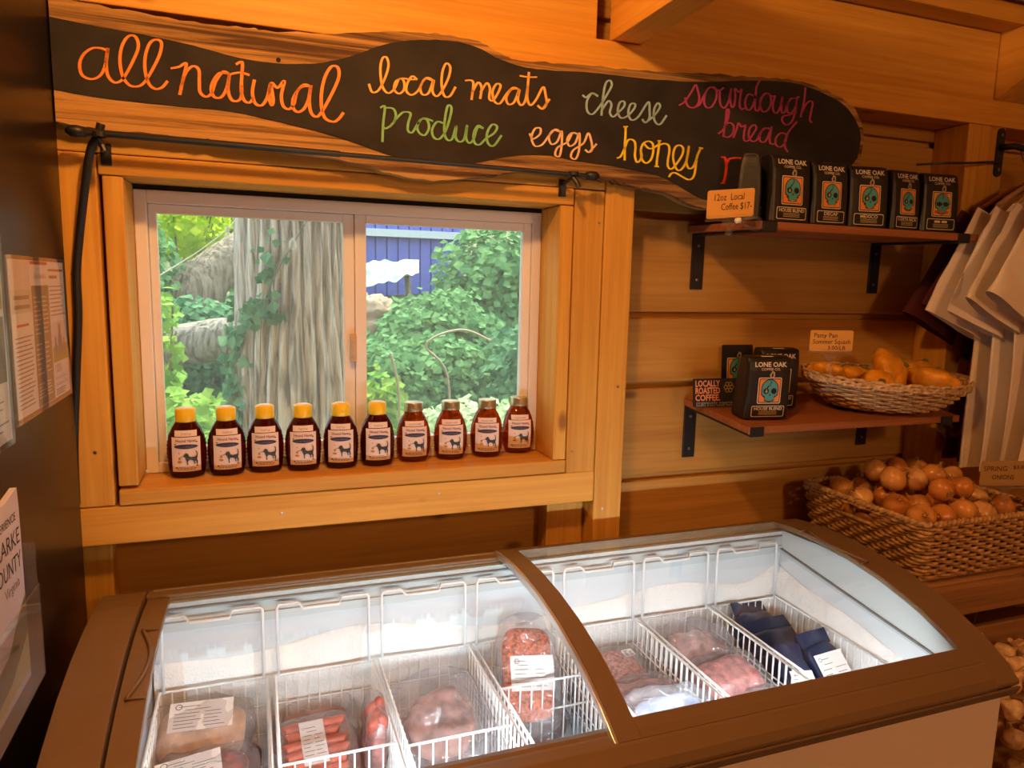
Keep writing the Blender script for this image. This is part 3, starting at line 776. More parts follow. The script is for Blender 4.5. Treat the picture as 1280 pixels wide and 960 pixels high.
def coffee_bag(label, loc, rz, name_line, w=0.112, h=0.158, d=0.075, special=False, tilt=0.0, group='black coffee bags on the upper shelf'):
    t = thing('coffee_bag', label, 'coffee bag', loc, group, rz=rz)
    t.rotation_euler = (tilt, 0, rz)
    lv = [(0, .96, .92), (.03, 1, 1), (.45, 1.0, .97), (.80, .99, .84), (.93, .975, .72), (.98, .955, .60), (1.0, .90, .46)]
    def front(v):
        z = v / h
        for (a, b_) in zip(lv, lv[1:]):
            if z <= b_[0] + 1e-9:
                k = (z - a[0]) / (b_[0] - a[0]); return -d / 2 * (a[2] + (b_[2] - a[2]) * k)
        return -d / 2 * lv[-1][2]
    mb = MB()
    i0 = 0
    nseg = 20
    for (z, kw, kd) in lv:
        for j in range(nseg):
            a = 2 * pi * j / nseg + pi / nseg
            cx, cy = cos(a), sin(a)
            e = 0.28
            x = w / 2 * kw * math.copysign(abs(cx) ** e, cx); y = d / 2 * kd * math.copysign(abs(cy) ** e, cy)
            if abs(cx) > 0.80 and 0.05 < z < 0.95:
                x *= 0.955        # gusset folded slightly in
            mb.v.append((x, y, z * h))
    for i in range(len(lv) - 1):
        for j in range(nseg):
            mb.face((i * nseg + j, i * nseg + (j + 1) % nseg, (i + 1) * nseg + (j + 1) % nseg, (i + 1) * nseg + j))
    mb.face(list(range(nseg))[::-1]); mb.face([(len(lv) - 1) * nseg + j for j in range(nseg)])
    part(mb, 'pouch', BAGM, t, smooth=False, bevel=0.003)
    fn = lambda u, v, q: (u, front(v) - 0.0006 - q, v)
    ar = MB()
    ar.text('LONE OAK', fn, 0, h * .86, 0.0165, 0.0006, 1, width=w * .70, bold=0.025)
    ar.text('COFFEE CO.', fn, 0, h * .803, 0.0085, 0.0006, 1, width=w * .42, bold=0.01)
    skull_art(ar, fn, 0, h * .27, h * .69, w * .255, special)
    ar.flat(rrect(-w * .36, w * .36, h * .055, h * .235, 0.004), fn, 0.0006, 1)
    ar.flat(rrect(-w * .345, w * .345, h * .066, h * .224, 0.0035), fn, 0.0010, 0)
    if not name_line:      # too small to read in the photograph
        for (xa, xb) in ((-.17, -.02), (.02, .16)):
            ar.flat([(w * xa, h * .168), (w * xb, h * .168), (w * xb, h * .205), (w * xa, h * .205)], fn, 0.0014, 1)
    else: ar.text(name_line, fn, 0, h * .165, 0.0115, 0.0014, 1, width=min(w * .62, 0.0085 * len(name_line)), bold=0.02)
    for q in (.138, .115, .092):
        ar.flat([(-w * .2, h * q), (w * .2, h * q), (w * .2, h * q + .0016), (-w * .2, h * q + .0016)], fn, 0.0014, 4)
    part(ar, 'printed_art', ART, t)
    tie = MB().box(-w * .13, w * .13, -d * .17, -d * .05, h * .985, h * 1.006)
    part(tie, 'tin_tie', CREAM, t, bevel=0.001)
    return t
def sh1(px_, py_, Y):
    p = PY(px_, py_, Y); return (p.x, Y + 0.0, zs1(Y) + 0.0012)
coffee_bag('black coffee bag mostly hidden behind the orange price card', (1.140, -0.212, zs1(-.2) + .001), 0.95, '', w=0.085, d=0.06)
coffee_bag('black House Blend coffee bag, leftmost full bag on the upper shelf', (1.248, -0.205, zs1(-.2) + .001), -0.02, 'HOUSE BLEND', w=0.122, h=0.164)
coffee_bag('black Decaf coffee bag on the upper shelf', (1.376, -0.200, zs1(-.2) + .001), -0.05, 'DECAF', w=0.114)
coffee_bag('black Mexico coffee bag in the middle of the upper shelf', (1.505, -0.200, zs1(-.2) + .001), -0.16, 'MEXICO', w=0.120)
coffee_bag('black Costa Rica coffee bag on the upper shelf', (1.634, -0.195, zs1(-.2) + .001), 0.02, 'COSTA RICA', w=0.104)
coffee_bag('black coffee bag with a yellow card and sunglasses skull, rightmost on the upper shelf', (1.756, -0.200, zs1(-.2) + .001), -0.14, '', w=0.120, special=True)
TL = math.atan2(0.026, 0.285)
coffee_bag('front black House Blend coffee bag on the lower shelf', (1.224, -0.205, zs2(-.205) + .0025), -0.15, 'HOUSE BLEND', w=0.126, h=0.158, tilt=TL, group='black coffee bags on the lower shelf')
coffee_bag('black coffee bag half hidden behind the front bag on the lower shelf', (1.338, -0.112, zs2(-.112) + .0025), -0.22, 'HOUSE BLEND', w=0.118, h=0.160, tilt=TL, group='black coffee bags on the lower shelf')

# cards and price signs
def card(name, label, loc, rz, w, h, th, mats, paint, tilt=0.0, cat='card'):
    t = thing(name, label, cat, loc, rz=rz)
    t.rotation_euler = (tilt, 0, rz)
    mb = MB().prism(rrect(-w / 2, w / 2, 0, h, 0.004), lambda u, v, q: (u, -q, v), 0, th)
    fn = lambda u, v, q: (u, -th - 0.0003 - q, v)
    part(mb, 'card_face', mats[0], t)
    ar = MB(); paint(ar, fn, w, h)
    part(ar, 'lettering', mats, t)
    return t
ORTX = mat('salmon_chalk', (0.80, 0.30, 0.13), 0.7); GRTX = mat('grey_chalk', (0.38, 0.36, 0.34), 0.7); FLW = mat('flower_chalk', (0.45, 0.30, 0.04), 0.7)
def paint_local(ar, fn, w, h):
    for i, s in enumerate(('LOCALLY', 'ROASTED', 'COFFEE.')):
        ar.text(s, fn, -w * .46, h * (.72 - .25 * i), h * .30, 0, 1, width=w * .56, align='LEFT', bold=0.03)
    ar.text('organically sourced', fn, -w * .44, h * .10, h * .14, 0, 2, width=w * .88, align='LEFT')
    ar.text('beans from small farms', fn, -w * .44, h * .02, h * .11, 0, 2, width=w * .88, align='LEFT')
    for k in range(6):
        a = k * pi / 3
        ar.ribbon(ell(w * .30 + h * .12 * cos(a), h * .68 + h * .12 * sin(a), h * .075, h * .075, 8) + [(w * .30 + h * .12 * cos(a) + h * .075, h * .68 + h * .12 * sin(a))], h * .025, fn, 0, 3, vary=False)
card('chalk_card', 'small black card lettered Locally Roasted Coffee on the lower shelf', (1.166, -0.100, zs2(-.1) + .0015), -0.06, 0.135, 0.076, 0.003, [M['chalk'], ORTX, GRTX, FLW], paint_local, tilt=-0.12)
card('postcard', 'small black skull postcard leaning on the wall behind the coffee bags', (1.292, -0.022, zs2(-.02) + .001), 0.0, 0.104, 0.152, 0.002, ART, lambda ar, fn, w, h: skull_art(ar, fn, 0, h * .33, h * .76, w * .34), tilt=-0.06)
KRAFT = mat('kraft_card', (0.72, 0.36, 0.07), 0.6); MARK = mat('marker', (0.05, 0.02, 0.01), 0.6)
def clip_sign(name, label, loc, rz, w, h, base_z, texts, card_mat=KRAFT, roll=0.0, foot=True):
    """price card in a clear clip holder; loc = bottom centre of the card"""
    t = thing(name, label, 'price sign', (loc[0], loc[1], base_z), rz=rz)
    dz = loc[2] - base_z
    mb = MB().prism(rrect(-w / 2, w / 2, 0, h, 0.005), lambda u, v, q: (u, -q, v + dz + u * roll), 0, 0.0015)
    part(mb, 'card_face', card_mat, t)
    fn = lambda u, v, q: (u, -0.0021 - q, v + dz + u * roll)
    ar = MB()
    for (s, x, y, sz, wd) in texts:
        ar.text(s, fn, x * w, y * h, sz * h, 0, 0, width=wd * w)
    part(ar, 'handwriting', MARK, t)
    ck = MB()
    ck.prism([(-w * .5, -0.006), (w * .5, -0.006), (w * .5, 0.006), (-w * .5, 0.006)], lambda u, v, q: (u, -q, v + dz + u * roll), -0.004, 0.006)
    ck.prism([(-0.012, -0.02), (0.012, -0.02), (0.02, -0.006), (-0.02, -0.006)], lambda u, v, q: (u, -q, v + dz), -0.002, 0.003)
    ck.lathe([(0.006, 0), (0.008, 0.006), (0.008, 0.016), (0.005, 0.02)], 10, c=(0, 0, dz - 0.04))
    part(ck, 'clip', M['clear'], t, smooth=False)
    if foot:
        st = MB()
        st.tube(spline([(0, 0, dz - 0.035), (0.004, -0.003, (dz - 0.035) * .6), (0, 0.004, 0.008)], 4), 0.006, 8)
        st.box(-0.014, 0.014, -0.006, 0.012, 0.0, 0.012)
        part(st, 'stem', M['clear'], t)
    return t
p = PY(912, 272, -0.315)
t = clip_sign('price_sign', 'orange price card reading 12oz Local Coffee clipped to the upper shelf', (p.x, p.y, p.z), -0.18, 0.112, 0.062, zs1(-.285) - 0.012, [('12oz  Local', -0.05, .62, .34, .66), ('Coffee $17-', .12, .28, .34, .66)], roll=0.10, foot=False)
gc = MB(); gc.lathe([(0.006, 0), (0.0085, 0.006), (0.006, 0.012)], 12, c=(0.015, -0.012, -0.002))
part(gc, 'pivot_ball', mat('white_ball', (0.8, 0.72, 0.6), 0.3), t, smooth=True)
gc = MB().tube(spline([(0.02, -0.01, 0.0), (0.05, -0.012, 0.012), (0.07, -0.008, 0.008), (0.075, 0.0, -0.004), (0.06, -0.01, -0.014), (0.03, -0.012, -0.006)], 5), 0.004, 8)
part(gc, 'clamp', M['clear'], t, smooth=True)
p = PY(1038, 439, -0.27)
clip_sign('price_sign', 'kraft card for patty pan summer squash clipped above the wicker basket', (p.x, p.y, p.z), -0.2, 0.118, 0.053, p.z - 0.108, [('Patty Pan', -0.15, .66, .30, .55), ('Summer Squash', 0, .36, .30, .88), ('3.00/LB', .12, .07, .27, .42)])

# ------------------------------------------------------------------ honey on the sill
SILL = 1.1215
def honey_material(name, tint):
    m = film(name, tint, 1.5, 0.03, haze=0.22, hazecol=(tint[0] * .42, tint[1] * .4, tint[2] * .4))
    return m
HDARK = honey_material('honey_dark', (0.30, 0.028, 0.012)); HAMB = honey_material('honey_amber', (0.62, 0.13, 0.02))
YCAP = mat('yellow_cap', (0.90, 0.58, 0.015), 0.38); GLID = mat('gold_lid', (0.52, 0.44, 0.26), 0.32, 0.85)
LBL = [mat('label_paper', (0.80, 0.66, 0.60), 0.5), mat('label_navy', (0.03, 0.03, 0.085), 0.5), mat('label_dog', (0.035, 0.045, 0.05), 0.5), mat('label_purple', (0.17, 0.05, 0.12), 0.5), mat('label_gold', (0.42, 0.26, 0.04), 0.5), mat('label_slate', (0.20, 0.17, 0.24), 0.5)]
DOG = [(-.48, .62), (-.40, .78), (-.28, .86), (-.15, .80), (-.08, .62), (.08, .56), (.30, .58), (.42, .62), (.46, .74), (.43, .90), (.36, 1.0), (.41, 1.0), (.50, .90), (.53, .72), (.50, .52), (.47, .38), (.52, .22), (.50, .02), (.42, .0), (.43, .14), (.38, .28), (.30, .24), (.34, .05), (.27, .05), (.22, .26), (.10, .36), (-.10, .36), (-.18, .22), (-.15, .02), (-.26, .0), (-.24, .06), (-.26, .28), (-.34, .46), (-.38, .58)]
def bottle_proto(kind):
    H = 0.149 if kind == 'cap' else 0.143
    W = 0.0398 if kind == 'cap' else 0.0415
    dp = 0.70 if kind == 'cap' else 0.72
    zz = [(0, .80), (.02, .86), (.06, .90), (.18, .96), (.34, 1.0), (.48, .985), (.60, .90), (.70, .75), (.765, .61), (.80, .51), (.845, .47)] if kind == 'cap' else [(0, .74), (.02, .80), (.07, .87), (.2, .96), (.38, 1.0), (.52, .95), (.64, .84), (.74, .70), (.80, .56), (.84, .52), (.875, .51)]
    hs = [z * H for z, r in zz]; rs = [r * W for z, r in zz]
    def R(z):
        for i in range(len(hs) - 1):
            if z <= hs[i + 1]:
                k = (z - hs[i]) / (hs[i + 1] - hs[i]); k = k * k * (3 - 2 * k) * .5 + k * .5
                return rs[i] + (rs[i + 1] - rs[i]) * k
        return rs[-1]
    t = thing('honey_bottle' if kind == 'cap' else 'honey_jar', 'x', 'honey', (0, 0, 0))
    N = 34
    prof = [(R(zz[-1][0] * H * i / N), zz[-1][0] * H * i / N) for i in range(N + 1)]
    def fn(r, a, z):
        rib = 0.0009 * sin(z * 2 * pi / 0.0085) if (abs(cos(a)) > .72 and H * .1 < z < H * .62) else 0
        return ((r + rib) * cos(a), (r + rib) * dp * sin(a), z)
    mb = MB().lathe(prof, 32, fn=fn)
    part(mb, 'glass_body', HDARK if kind == 'cap' else HAMB, t, smooth=True)
    top = zz[-1][0] * H
    cp = MB()
    if kind == 'cap':
        cp.lathe([(0.0195, top - 0.006), (0.0205, top - 0.004), (0.0205, H - 0.0035), (0.019, H - 0.0012), (0.0165, H), (0.010, H + 0.0004)], 28, sy=0.95)
        part(cp, 'cap', YCAP, t, smooth=True)
        s_ = MB().lathe([(0.0135, H + 0.0004), (0.013, H + 0.0012)], 22, sy=0.95)
        part(s_, 'cap_seal', M['white'], t)
    else:
        cp.lathe([(0.0225, top - 0.004), (0.0235, top - 0.002), (0.0225, top + 0.002), (0.0235, top + 0.006), (0.0225, top + 0.0085), (0.0232, H - 0.003), (0.0225, H - 0.0008), (0.0195, H), (0.018, H - 0.0012)], 30)
        part(cp, 'lid', GLID, t, smooth=True)
    def surf(u, v, w):
        r = R(v); q = max(0.0, 1 - (u / r) ** 2)
        return (u, -(r * dp) * sqrt(q) - 0.0006 - w, v)
    z0, z1 = H * .10, H * .60
    lw = W * .70
    lb = MB()
    lb.grid(lambda a, b: surf(-lw + 2 * lw * a, z0 + (z1 - z0) * b, 0), 10, 8, 0)
    lb.grid(lambda a, b: surf((-lw + 2 * lw * a) * .78, z1 + 0.0015 + H * .085 * b, 0), 8, 2, 0)
    lb.text('THISTLE' if kind == 'cap' else 'WILDFLOWER', surf, 0, z1 + H * .030, 0.0062, 0.0004, 5, width=lw * (.72 if kind == 'cap' else 1.0))
    lb.text('Hound Haven', surf, 0, z0 + (z1 - z0) * .86, 0.0090, 0.0004, 3, width=lw * 1.45, bold=0.02)
    for k in range(2):
        ov = ell(0, z0 + (z1 - z0) * .735, lw * .84, H * .034, 20)
        i0 = len(lb.v)
        c_ = lb.addv(surf(0, z0 + (z1 - z0) * .735, 0.0006))
        mid = [lb.addv(surf(p_[0] * .5, z0 + (z1 - z0) * .735 + (p_[1] - z0 - (z1 - z0) * .735) * .5, 0.0006)) for p_ in ov]
        rim = [lb.addv(surf(p_[0], p_[1], 0.0006)) for p_ in ov]
        for i in range(20):
            lb.face((c_, mid[i], mid[(i + 1) % 20]), 1); lb.face((mid[i], rim[i], rim[(i + 1) % 20], mid[(i + 1) % 20]), 1)
        break
    lb.text('Local Honey', surf, 0, z0 + (z1 - z0) * .70, 0.0066, 0.0011, 5, width=lw * 1.15)
    S = H * .30
    lb.flat([(lw * .28 + p_[0] * S * .62, z0 + (z1 - z0) * .20 + p_[1] * S * .68) for p_ in DOG], surf, 0.0020, 2)
    lb.flat(ell(-lw * .48, z0 + (z1 - z0) * .29, lw * .17, H * .018, 10), surf, 0.0008, 4)
    lb.flat([(-lw * .58, z0 + (z1 - z0) * .36), (-lw * .38, z0 + (z1 - z0) * .36), (-lw * .42, z0 + (z1 - z0) * .43), (-lw * .54, z0 + (z1 - z0) * .43)], surf, 0.0008, 4)
    lb.ribbon([(-lw * .45, z0 + (z1 - z0) * .42), (-lw * .10, z0 + (z1 - z0) * .48)], 0.0012, surf, 0.0008, 2)
    lb.flat(ell(-lw * .50, z0 + (z1 - z0) * .55, 0.0013, 0.0013, 6), surf, 0.0006, 5)
    for (q, e) in ((-.75, .80), (.75, .86), (-.7, .12), (.75, .16)):
        lb.flat(ell(lw * q, z0 + (z1 - z0) * e, 0.0022, 0.0012, 6), surf, 0.0006, 2)
    for (q, wd) in ((.13, .55), (.09, .75), (.05, .65)):
        k_ = z0 + (z1 - z0) * q
        for j in range(6):
            a_ = lw * wd * (-1 + 2 * j / 6); b2 = a_ + lw * wd * .25
            lb.flat([(a_, k_), (b2, k_), (b2, k_ + .0012), (a_, k_ + .0012)], surf, 0.0006, 5)
    part(lb, 'label', LBL, t, smooth=False)
    return t
bx = [(231.6, 598.8), (282.4, 595.8), (331, 591.7), (379, 589.7), (426.6, 586.6), (472.7, 583.6), (518.4, 578.5), (565, 575.5), (610.8, 572.4), (650.4, 567.3)]
ordn = ['leftmost', 'second', 'third', 'fourth', 'fifth', 'rightmost']
protoA, protoB = bottle_proto('cap'), bottle_proto('lid')
rzs = [-0.02, 0.06, 0.0, -0.03, -0.06, 0.03, 0.05, -0.02, -0.08, 0.05]
for i, (x, y) in enumerate(bx):
    q = PZ(x, y, SILL)
    pr = protoA if i < 6 else protoB
    first = i in (0, 6)
    loc = (q.x + 0.003, q.y + 0.029, SILL + 0.0004)
    o = pr if first else copy_tree(pr)
    o.location = loc
    dx = q.x - CAM.x; dy = q.y - CAM.y
    o.rotation_euler = (0, 0, -math.atan2(dx, dy) * .55 + rzs[i])
    if i < 6:
        lab = ('dark honey bottle with yellow cap, %s of the six yellow-capped bottles' % ordn[i]) if i in (0, 5) else ('dark honey bottle with yellow cap, %s from the left on the sill' % ordn[i])
        tag(o, lab, 'honey bottle', 'yellow-capped honey bottles on the window sill')
    else:
        lab = ['amber honey jar with gold lid, next to the yellow-capped bottles', 'amber honey jar with gold lid, second of the four gold-lidded jars', 'amber honey jar with gold lid, third of the four gold-lidded jars', 'amber honey jar with gold lid, rightmost on the sill by the jamb'][i - 6]
        tag(o, lab, 'honey jar', 'gold-lidded honey jars on the window sill')

# ------------------------------------------------------------------ squash basket
WIL = mat('willow', (0.62, 0.40, 0.19), 0.55, noise_amt=0.35, nscale=90); WILD = mat('willow_dark', (0.40, 0.22, 0.09), 0.55, noise_amt=0.3, nscale=80)
SEAG = mat('seagrass', (0.50, 0.29, 0.11), 0.6, noise_amt=0.4, nscale=70)
tilt2 = Matrix.Rotation(0.075, 4, 'X') @ Matrix.Rotation(0.045, 4, 'Y')
ob = thing('squash_basket', 'oval willow basket of patty pan squash on the lower shelf', 'basket', (1.676, -0.172, zs2(-.172) + .002))
ob.rotation_euler = (0.085, 0.05, 0)
def oval(a, k, z):
    # k = 0 bottom .. 1 rim
    ax = 0.172 + 0.090 * k ** .8; ay = 0.090 + 0.066 * k ** .8
    return Vector((ax * cos(a), ay * sin(a), z))
stakes = 28
mb = MB()
NR = 11
for r in range(NR):
    k = (r + .5) / NR
    pts = []
    n = stakes * 4
    for i in range(n):
        a = 2 * pi * i / n
        off = 0.0062 * sin(a * stakes / 2 + (pi if r % 2 else 0))
        q = oval(a, k, 0.006 + 0.072 * k)
        nrm = Vector((cos(a), sin(a), 0))
        pts.append(q + nrm * off + Vector((0, 0, 0.0012 * noise.noise((i * .3, r, 0)))))
    mb.tube(pts, 0.0033, 6, closed=True)
o = part(mb, 'woven_wall', WIL, ob, smooth=True); o['kind'] = 'stuff'
mb = MB()
for i in range(stakes):
    a = 2 * pi * i / stakes
    mb.tube([oval(a, k, 0.004 + 0.078 * k) for k in (0, .33, .66, 1.0)], 0.0028, 5)
o = part(mb, 'stakes', WILD, ob, smooth=True); o['kind'] = 'stuff'
mb = MB()
for i in range(30):                                   # plaited border, each rod slants over the next
    a0 = 2 * pi * i / 30
    pts = [oval(a0 + 0.5 * j / 5, 1.02 + 0.05 * sin(pi * j / 5), 0.070 + 0.024 * sin(pi * j / 5 * 1.0) ) for j in range(6)]
    mb.tube(pts, [0.003, 0.0042, 0.0045, 0.0045, 0.004, 0.003], 6)
for ph in (0, pi):
    mb.tube([oval(2 * pi * i / 120, 1.03, 0.080 + 0.004 * sin(i * .9 + ph)) + Vector((0, 0, 0.003 * cos(i * .9 + ph))) for i in range(120)], 0.0042, 6, closed=True)
part(mb, 'plaited_rim', WIL, ob, smooth=True)
mb2 = MB().lathe([(0.168, 0.001), (0.168, 0.006)], 40, sx=1.0, sy=0.52)
part(mb2, 'base', WILD, ob)
for s in (1,):
    h_ = MB(); e = oval(0, 1.0, 0.082)
    h_.tube(spline([(s * (e.x - .006), -0.042, 0.078), (s * (e.x + .022), -0.040, 0.090), (s * (e.x + .026), 0.0, 0.094), (s * (e.x + .022), 0.040, 0.090), (s * (e.x - .006), 0.042, 0.078)], 5), 0.009, 8)
    part(h_, 'handle', WILD, ob, smooth=True)
SQ = mat('squash_skin', (0.82, 0.36, 0.02), 0.38, noise_amt=0.18, nscale=25, sss=0.1); STEM = mat('squash_stem', (0.16, 0.15, 0.05), 0.7)
def squash(label, loc, rot, r, seed, lobes=9):
    t = thing('patty_pan_squash', label, 'squash', loc, 'orange patty pan squash in the willow basket')
    t.rotation_euler = rot
    mb = MB()
    prof = [(0.02, -.50), (.30, -.47), (.62, -.38), (.86, -.20), (.98, 0.0), (.95, .14), (.80, .27), (.58, .40), (.36, .52), (.16, .58), (.03, .57)]
    ph = random.random() * 6
    def fn(q, a, z):
        lob = 1 + 0.12 * q * (abs(sin(a * lobes / 2 + ph)) ** .7 - .5) + 0.05 * noise.noise((cos(a) + seed, sin(a), z))
        dz = 0.05 * noise.noise((cos(a) * 1.5, sin(a) * 1.5 + seed, 2))
        return (r * q * lob * cos(a), r * q * lob * sin(a), r * (z + dz))
    mb.lathe(prof, 54, fn=fn)
    part(mb, 'flesh', SQ, t, smooth=True)
    s_ = MB().tube([(0, 0, r * .52), (0.001, 0, r * .60), (0.003, 0.002, r * .67)], [0.011, 0.008, 0.008], 7)
    part(s_, 'stem', STEM, t)
def sqp(px_, py_, Y):
    return PY(px_, py_, Y)
squash('large patty pan squash standing on edge in the middle of the basket', sqp(1112, 464, -0.165), (1.05, 0.35, 0.4), 0.072, 1)
squash('broad patty pan squash lying at the right end of the basket', sqp(1166, 480, -0.195), (0.42, 0.32, 1.2), 0.078, 2)
squash('patty pan squash at the back right under the green stem', sqp(1150, 464, -0.085), (0.2, 0.25, 0.0), 0.056, 3)
squash('small ribbed patty pan squash low at the front of the basket', sqp(1097, 482, -0.23), (0.9, -0.6, 0.0), 0.048, 4, 11)
squash('patty pan squash partly hidden left of the large one', sqp(1073, 473, -0.135), (0.4, 0.2, 0.8), 0.054, 5)
squash('patty pan squash at the left end behind the price clip', sqp(1032, 466, -0.125), (0.5, 0.1, 2.0), 0.050, 6)

# ------------------------------------------------------------------ onion basket, rack, onions
rk = thing('display_rack', 'rough wooden rack carrying the onion basket beside the freezer', 'rack', (1.95, -0.3, 0))
TOP = 0.838
for i in range(6):
    x = 0
    adopt(MB().box(1.50, 2.55, -0.485 + i * 0.078, -0.415 + i * 0.078, TOP - 0.02, TOP).build('slat', M['rack'], bevel=0.002), rk)
adopt(MB().box(1.46, 2.55, -0.51, -0.487, TOP - 0.075, TOP - 0.002).build('front_rail', M['rack'], bevel=0.003), rk)
adopt(MB().box(1.46, 2.55, -0.50, -0.48, 0.63, 0.715).build('front_rail', M['rack'], bevel=0.003), rk)
adopt(MB().box(1.46, 2.55, -0.03, -0.008, TOP - 0.075, TOP - 0.022).build('rear_rail', M['rack'], bevel=0.003), rk)
adopt(MB().box(1.46, 2.55, -0.74, -0.05, 0.44, 0.46).build('lower_shelf', M['rack'], bevel=0.003), rk)
adopt(MB().box(1.46, 2.55, -0.765, -0.742, 0.40, 0.50).build('lower_rail', M['rack'], bevel=0.003), rk)
for (x, y) in ((1.45, -0.47), (2.5, -0.47), (1.45, -0.05), (2.5, -0.05)):
    adopt(MB().box(x, x + 0.045, y - 0.02, y + 0.02, 0, TOP - 0.021).build('leg', M['rack'], bevel=0.003), rk)
wr = MB().tube([(1.72, -0.478, 0.715), (1.86, -0.40, 0.79)], 0.003, 6)
adopt(wr.build('wire_stay', M['screw']), rk)
BX0, BX1, BY0, BY1, BZ0, BZ1 = 1.505, 1.962, -0.485, -0.075, TOP + 0.002, 1.0
bk_ = thing('onion_basket', 'rectangular woven seagrass basket heaped with onions', 'basket', ((BX0 + BX1) / 2, (BY0 + BY1) / 2, BZ0))
def rectpath(k, step=0.0095, grow=0.0):
    g = 0.022 * (1 - k) - grow
    x0, x1, y0, y1 = BX0 + g, BX1 - g, BY0 + g, BY1 - g
    r = 0.03
    pts = []
    for (ax, ay, bx_, by_, cx, cy, a0) in ((x0 + r, y0, x1 - r, y0, x1 - r, y0 + r, -pi / 2), (x1, y0 + r, x1, y1 - r, x1 - r, y1 - r, 0), (x1 - r, y1, x0 + r, y1, x0 + r, y1 - r, pi / 2), (x0, y1 - r, x0, y0 + r, x0 + r, y0 + r, pi)):
        L = math.hypot(bx_ - ax, by_ - ay); n = max(2, int(L / step))
        for i in range(n):
            u = i / n
            nx, ny = (by_ - ay) / L, -(bx_ - ax) / L
            pts.append((Vector((ax + (bx_ - ax) * u, ay + (by_ - ay) * u, 0)), Vector((nx, ny, 0))))
        for i in range(5):
            a = a0 + pi / 2 * i / 5
            pts.append((Vector((cx + r * cos(a), cy + r * sin(a), 0)), Vector((cos(a), sin(a), 0))))
    return pts
mb = MB()
NR = 15
for r in range(NR):
    k = (r + .5) / NR
    z = BZ0 + 0.008 + (BZ1 - BZ0 - 0.018) * k
    pts = []
    acc = 0.0; last = None
    for (p_, n_) in rectpath(k):
        if last is not None: acc += (p_ - last).length
        last = p_
        # open slot = the hand hold in the left side
        wv = sin(acc * 2 * pi / 0.052 + (pi if r % 2 else 0) + 0.25 * noise.noise((acc * 9, r, 1)))
        pts.append(p_ + n_ * 0.0062 * wv + Vector((0, 0, z + 0.0014 * noise.noise((acc * 30, r, 5)))))
    if r in (11, 12, 13):
        cut = lambda q: q.x < BX0 + 0.04 and -0.325 < q.y < -0.232
        seg = []
        for q in pts:
            if cut(q):
                if len(seg) > 2: mb.tube(seg, 0.0046, 6, flat=1.0)
                seg = []
            else:
                seg.append(q)
        if len(seg) > 2: mb.tube(seg + [pts[0]], 0.0046, 6)
    else:
        mb.tube(pts, 0.0046, 6, closed=True)
o = mb.build('woven_wall', SEAG, smooth=True); adopt(o, bk_); o['kind'] = 'stuff'
rm = MB()
base = rectpath(1.0, 0.006)
for ph in (0, pi):
    pts = []; acc = 0; last = None
    for (p_, n_) in base:
        if last is not None: acc += (p_ - last).length
        last = p_
        pts.append(p_ + n_ * 0.004 * cos(acc * 2 * pi / .03 + ph) + Vector((0, 0, BZ1 - 0.004 + 0.004 * sin(acc * 2 * pi / .03 + ph))))
    rm.tube(pts, 0.0058, 6, closed=True)
adopt(rm.build('braided_rim', SEAG, smooth=True), bk_)
hh = MB()
for zz in (0.950, 0.9865):
    hh.tube([(BX0 + 0.002, -0.33, zz), (BX0 - 0.001, -0.28, zz), (BX0 + 0.002, -0.228, zz)], 0.0055, 6)
adopt(hh.build('hand_hold', SEAG, smooth=True), bk_)
adopt(MB().box(BX0 + 0.026, BX1 - 0.026, BY0 + 0.026, BY1 - 0.026, BZ0 + 0.0005, BZ0 + 0.009).build('base', SEAG), bk_)
lin = MB()
for (x0, x1, y0, y1) in ((BX0 + .026, BX0 + .029, BY0 + .026, BY1 - .026), (BX1 - .029, BX1 - .026, BY0 + .026, BY1 - .026), (BX0 + .026, BX1 - .026, BY0 + .026, BY0 + .029), (BX0 + .026, BX1 - .026, BY1 - .029, BY1 - .026)):
    lin.box(x0, x1, y0, y1, BZ0 + .009, BZ0 + .105)
adopt(lin.build('inner_lining', WILD), bk_)

ONI = []
for i, c in enumerate(((0.74, 0.35, 0.085), (0.64, 0.25, 0.05), (0.80, 0.45, 0.16))):
    m, nt, b = newmat('onion_skin_%d' % i)
    N_, L_ = nt.nodes, nt.links
    tc = N_.new('ShaderNodeTexCoord'); mp = N_.new('ShaderNodeMapping'); mp.inputs['Scale'].default_value = (26, 26, 9)
    nz = N_.new('ShaderNodeTexNoise'); nz.inputs['Scale'].default_value = 1.0; nz.inputs['Detail'].default_value = 4
    L_.new(tc.outputs['Object'], mp.inputs[0]); L_.new(mp.outputs[0], nz.inputs['Vector'])
    rp = N_.new('ShaderNodeValToRGB'); rp.color_ramp.elements[0].color = (c[0] * .45, c[1] * .32, c[2] * .3, 1); rp.color_ramp.elements[0].position = 0.22
    rp.color_ramp.elements[1].color = (*c, 1); rp.color_ramp.elements[1].position = 0.55
    L_.new(nz.outputs[0], rp.inputs[0]); L_.new(rp.outputs[0], b.inputs['Base Color'])
    b.inputs['Roughness'].default_value = 0.3
    ONI.append(m)
ROOT = mat('onion_root', (0.30, 0.20, 0.10), 0.9)
protos = []
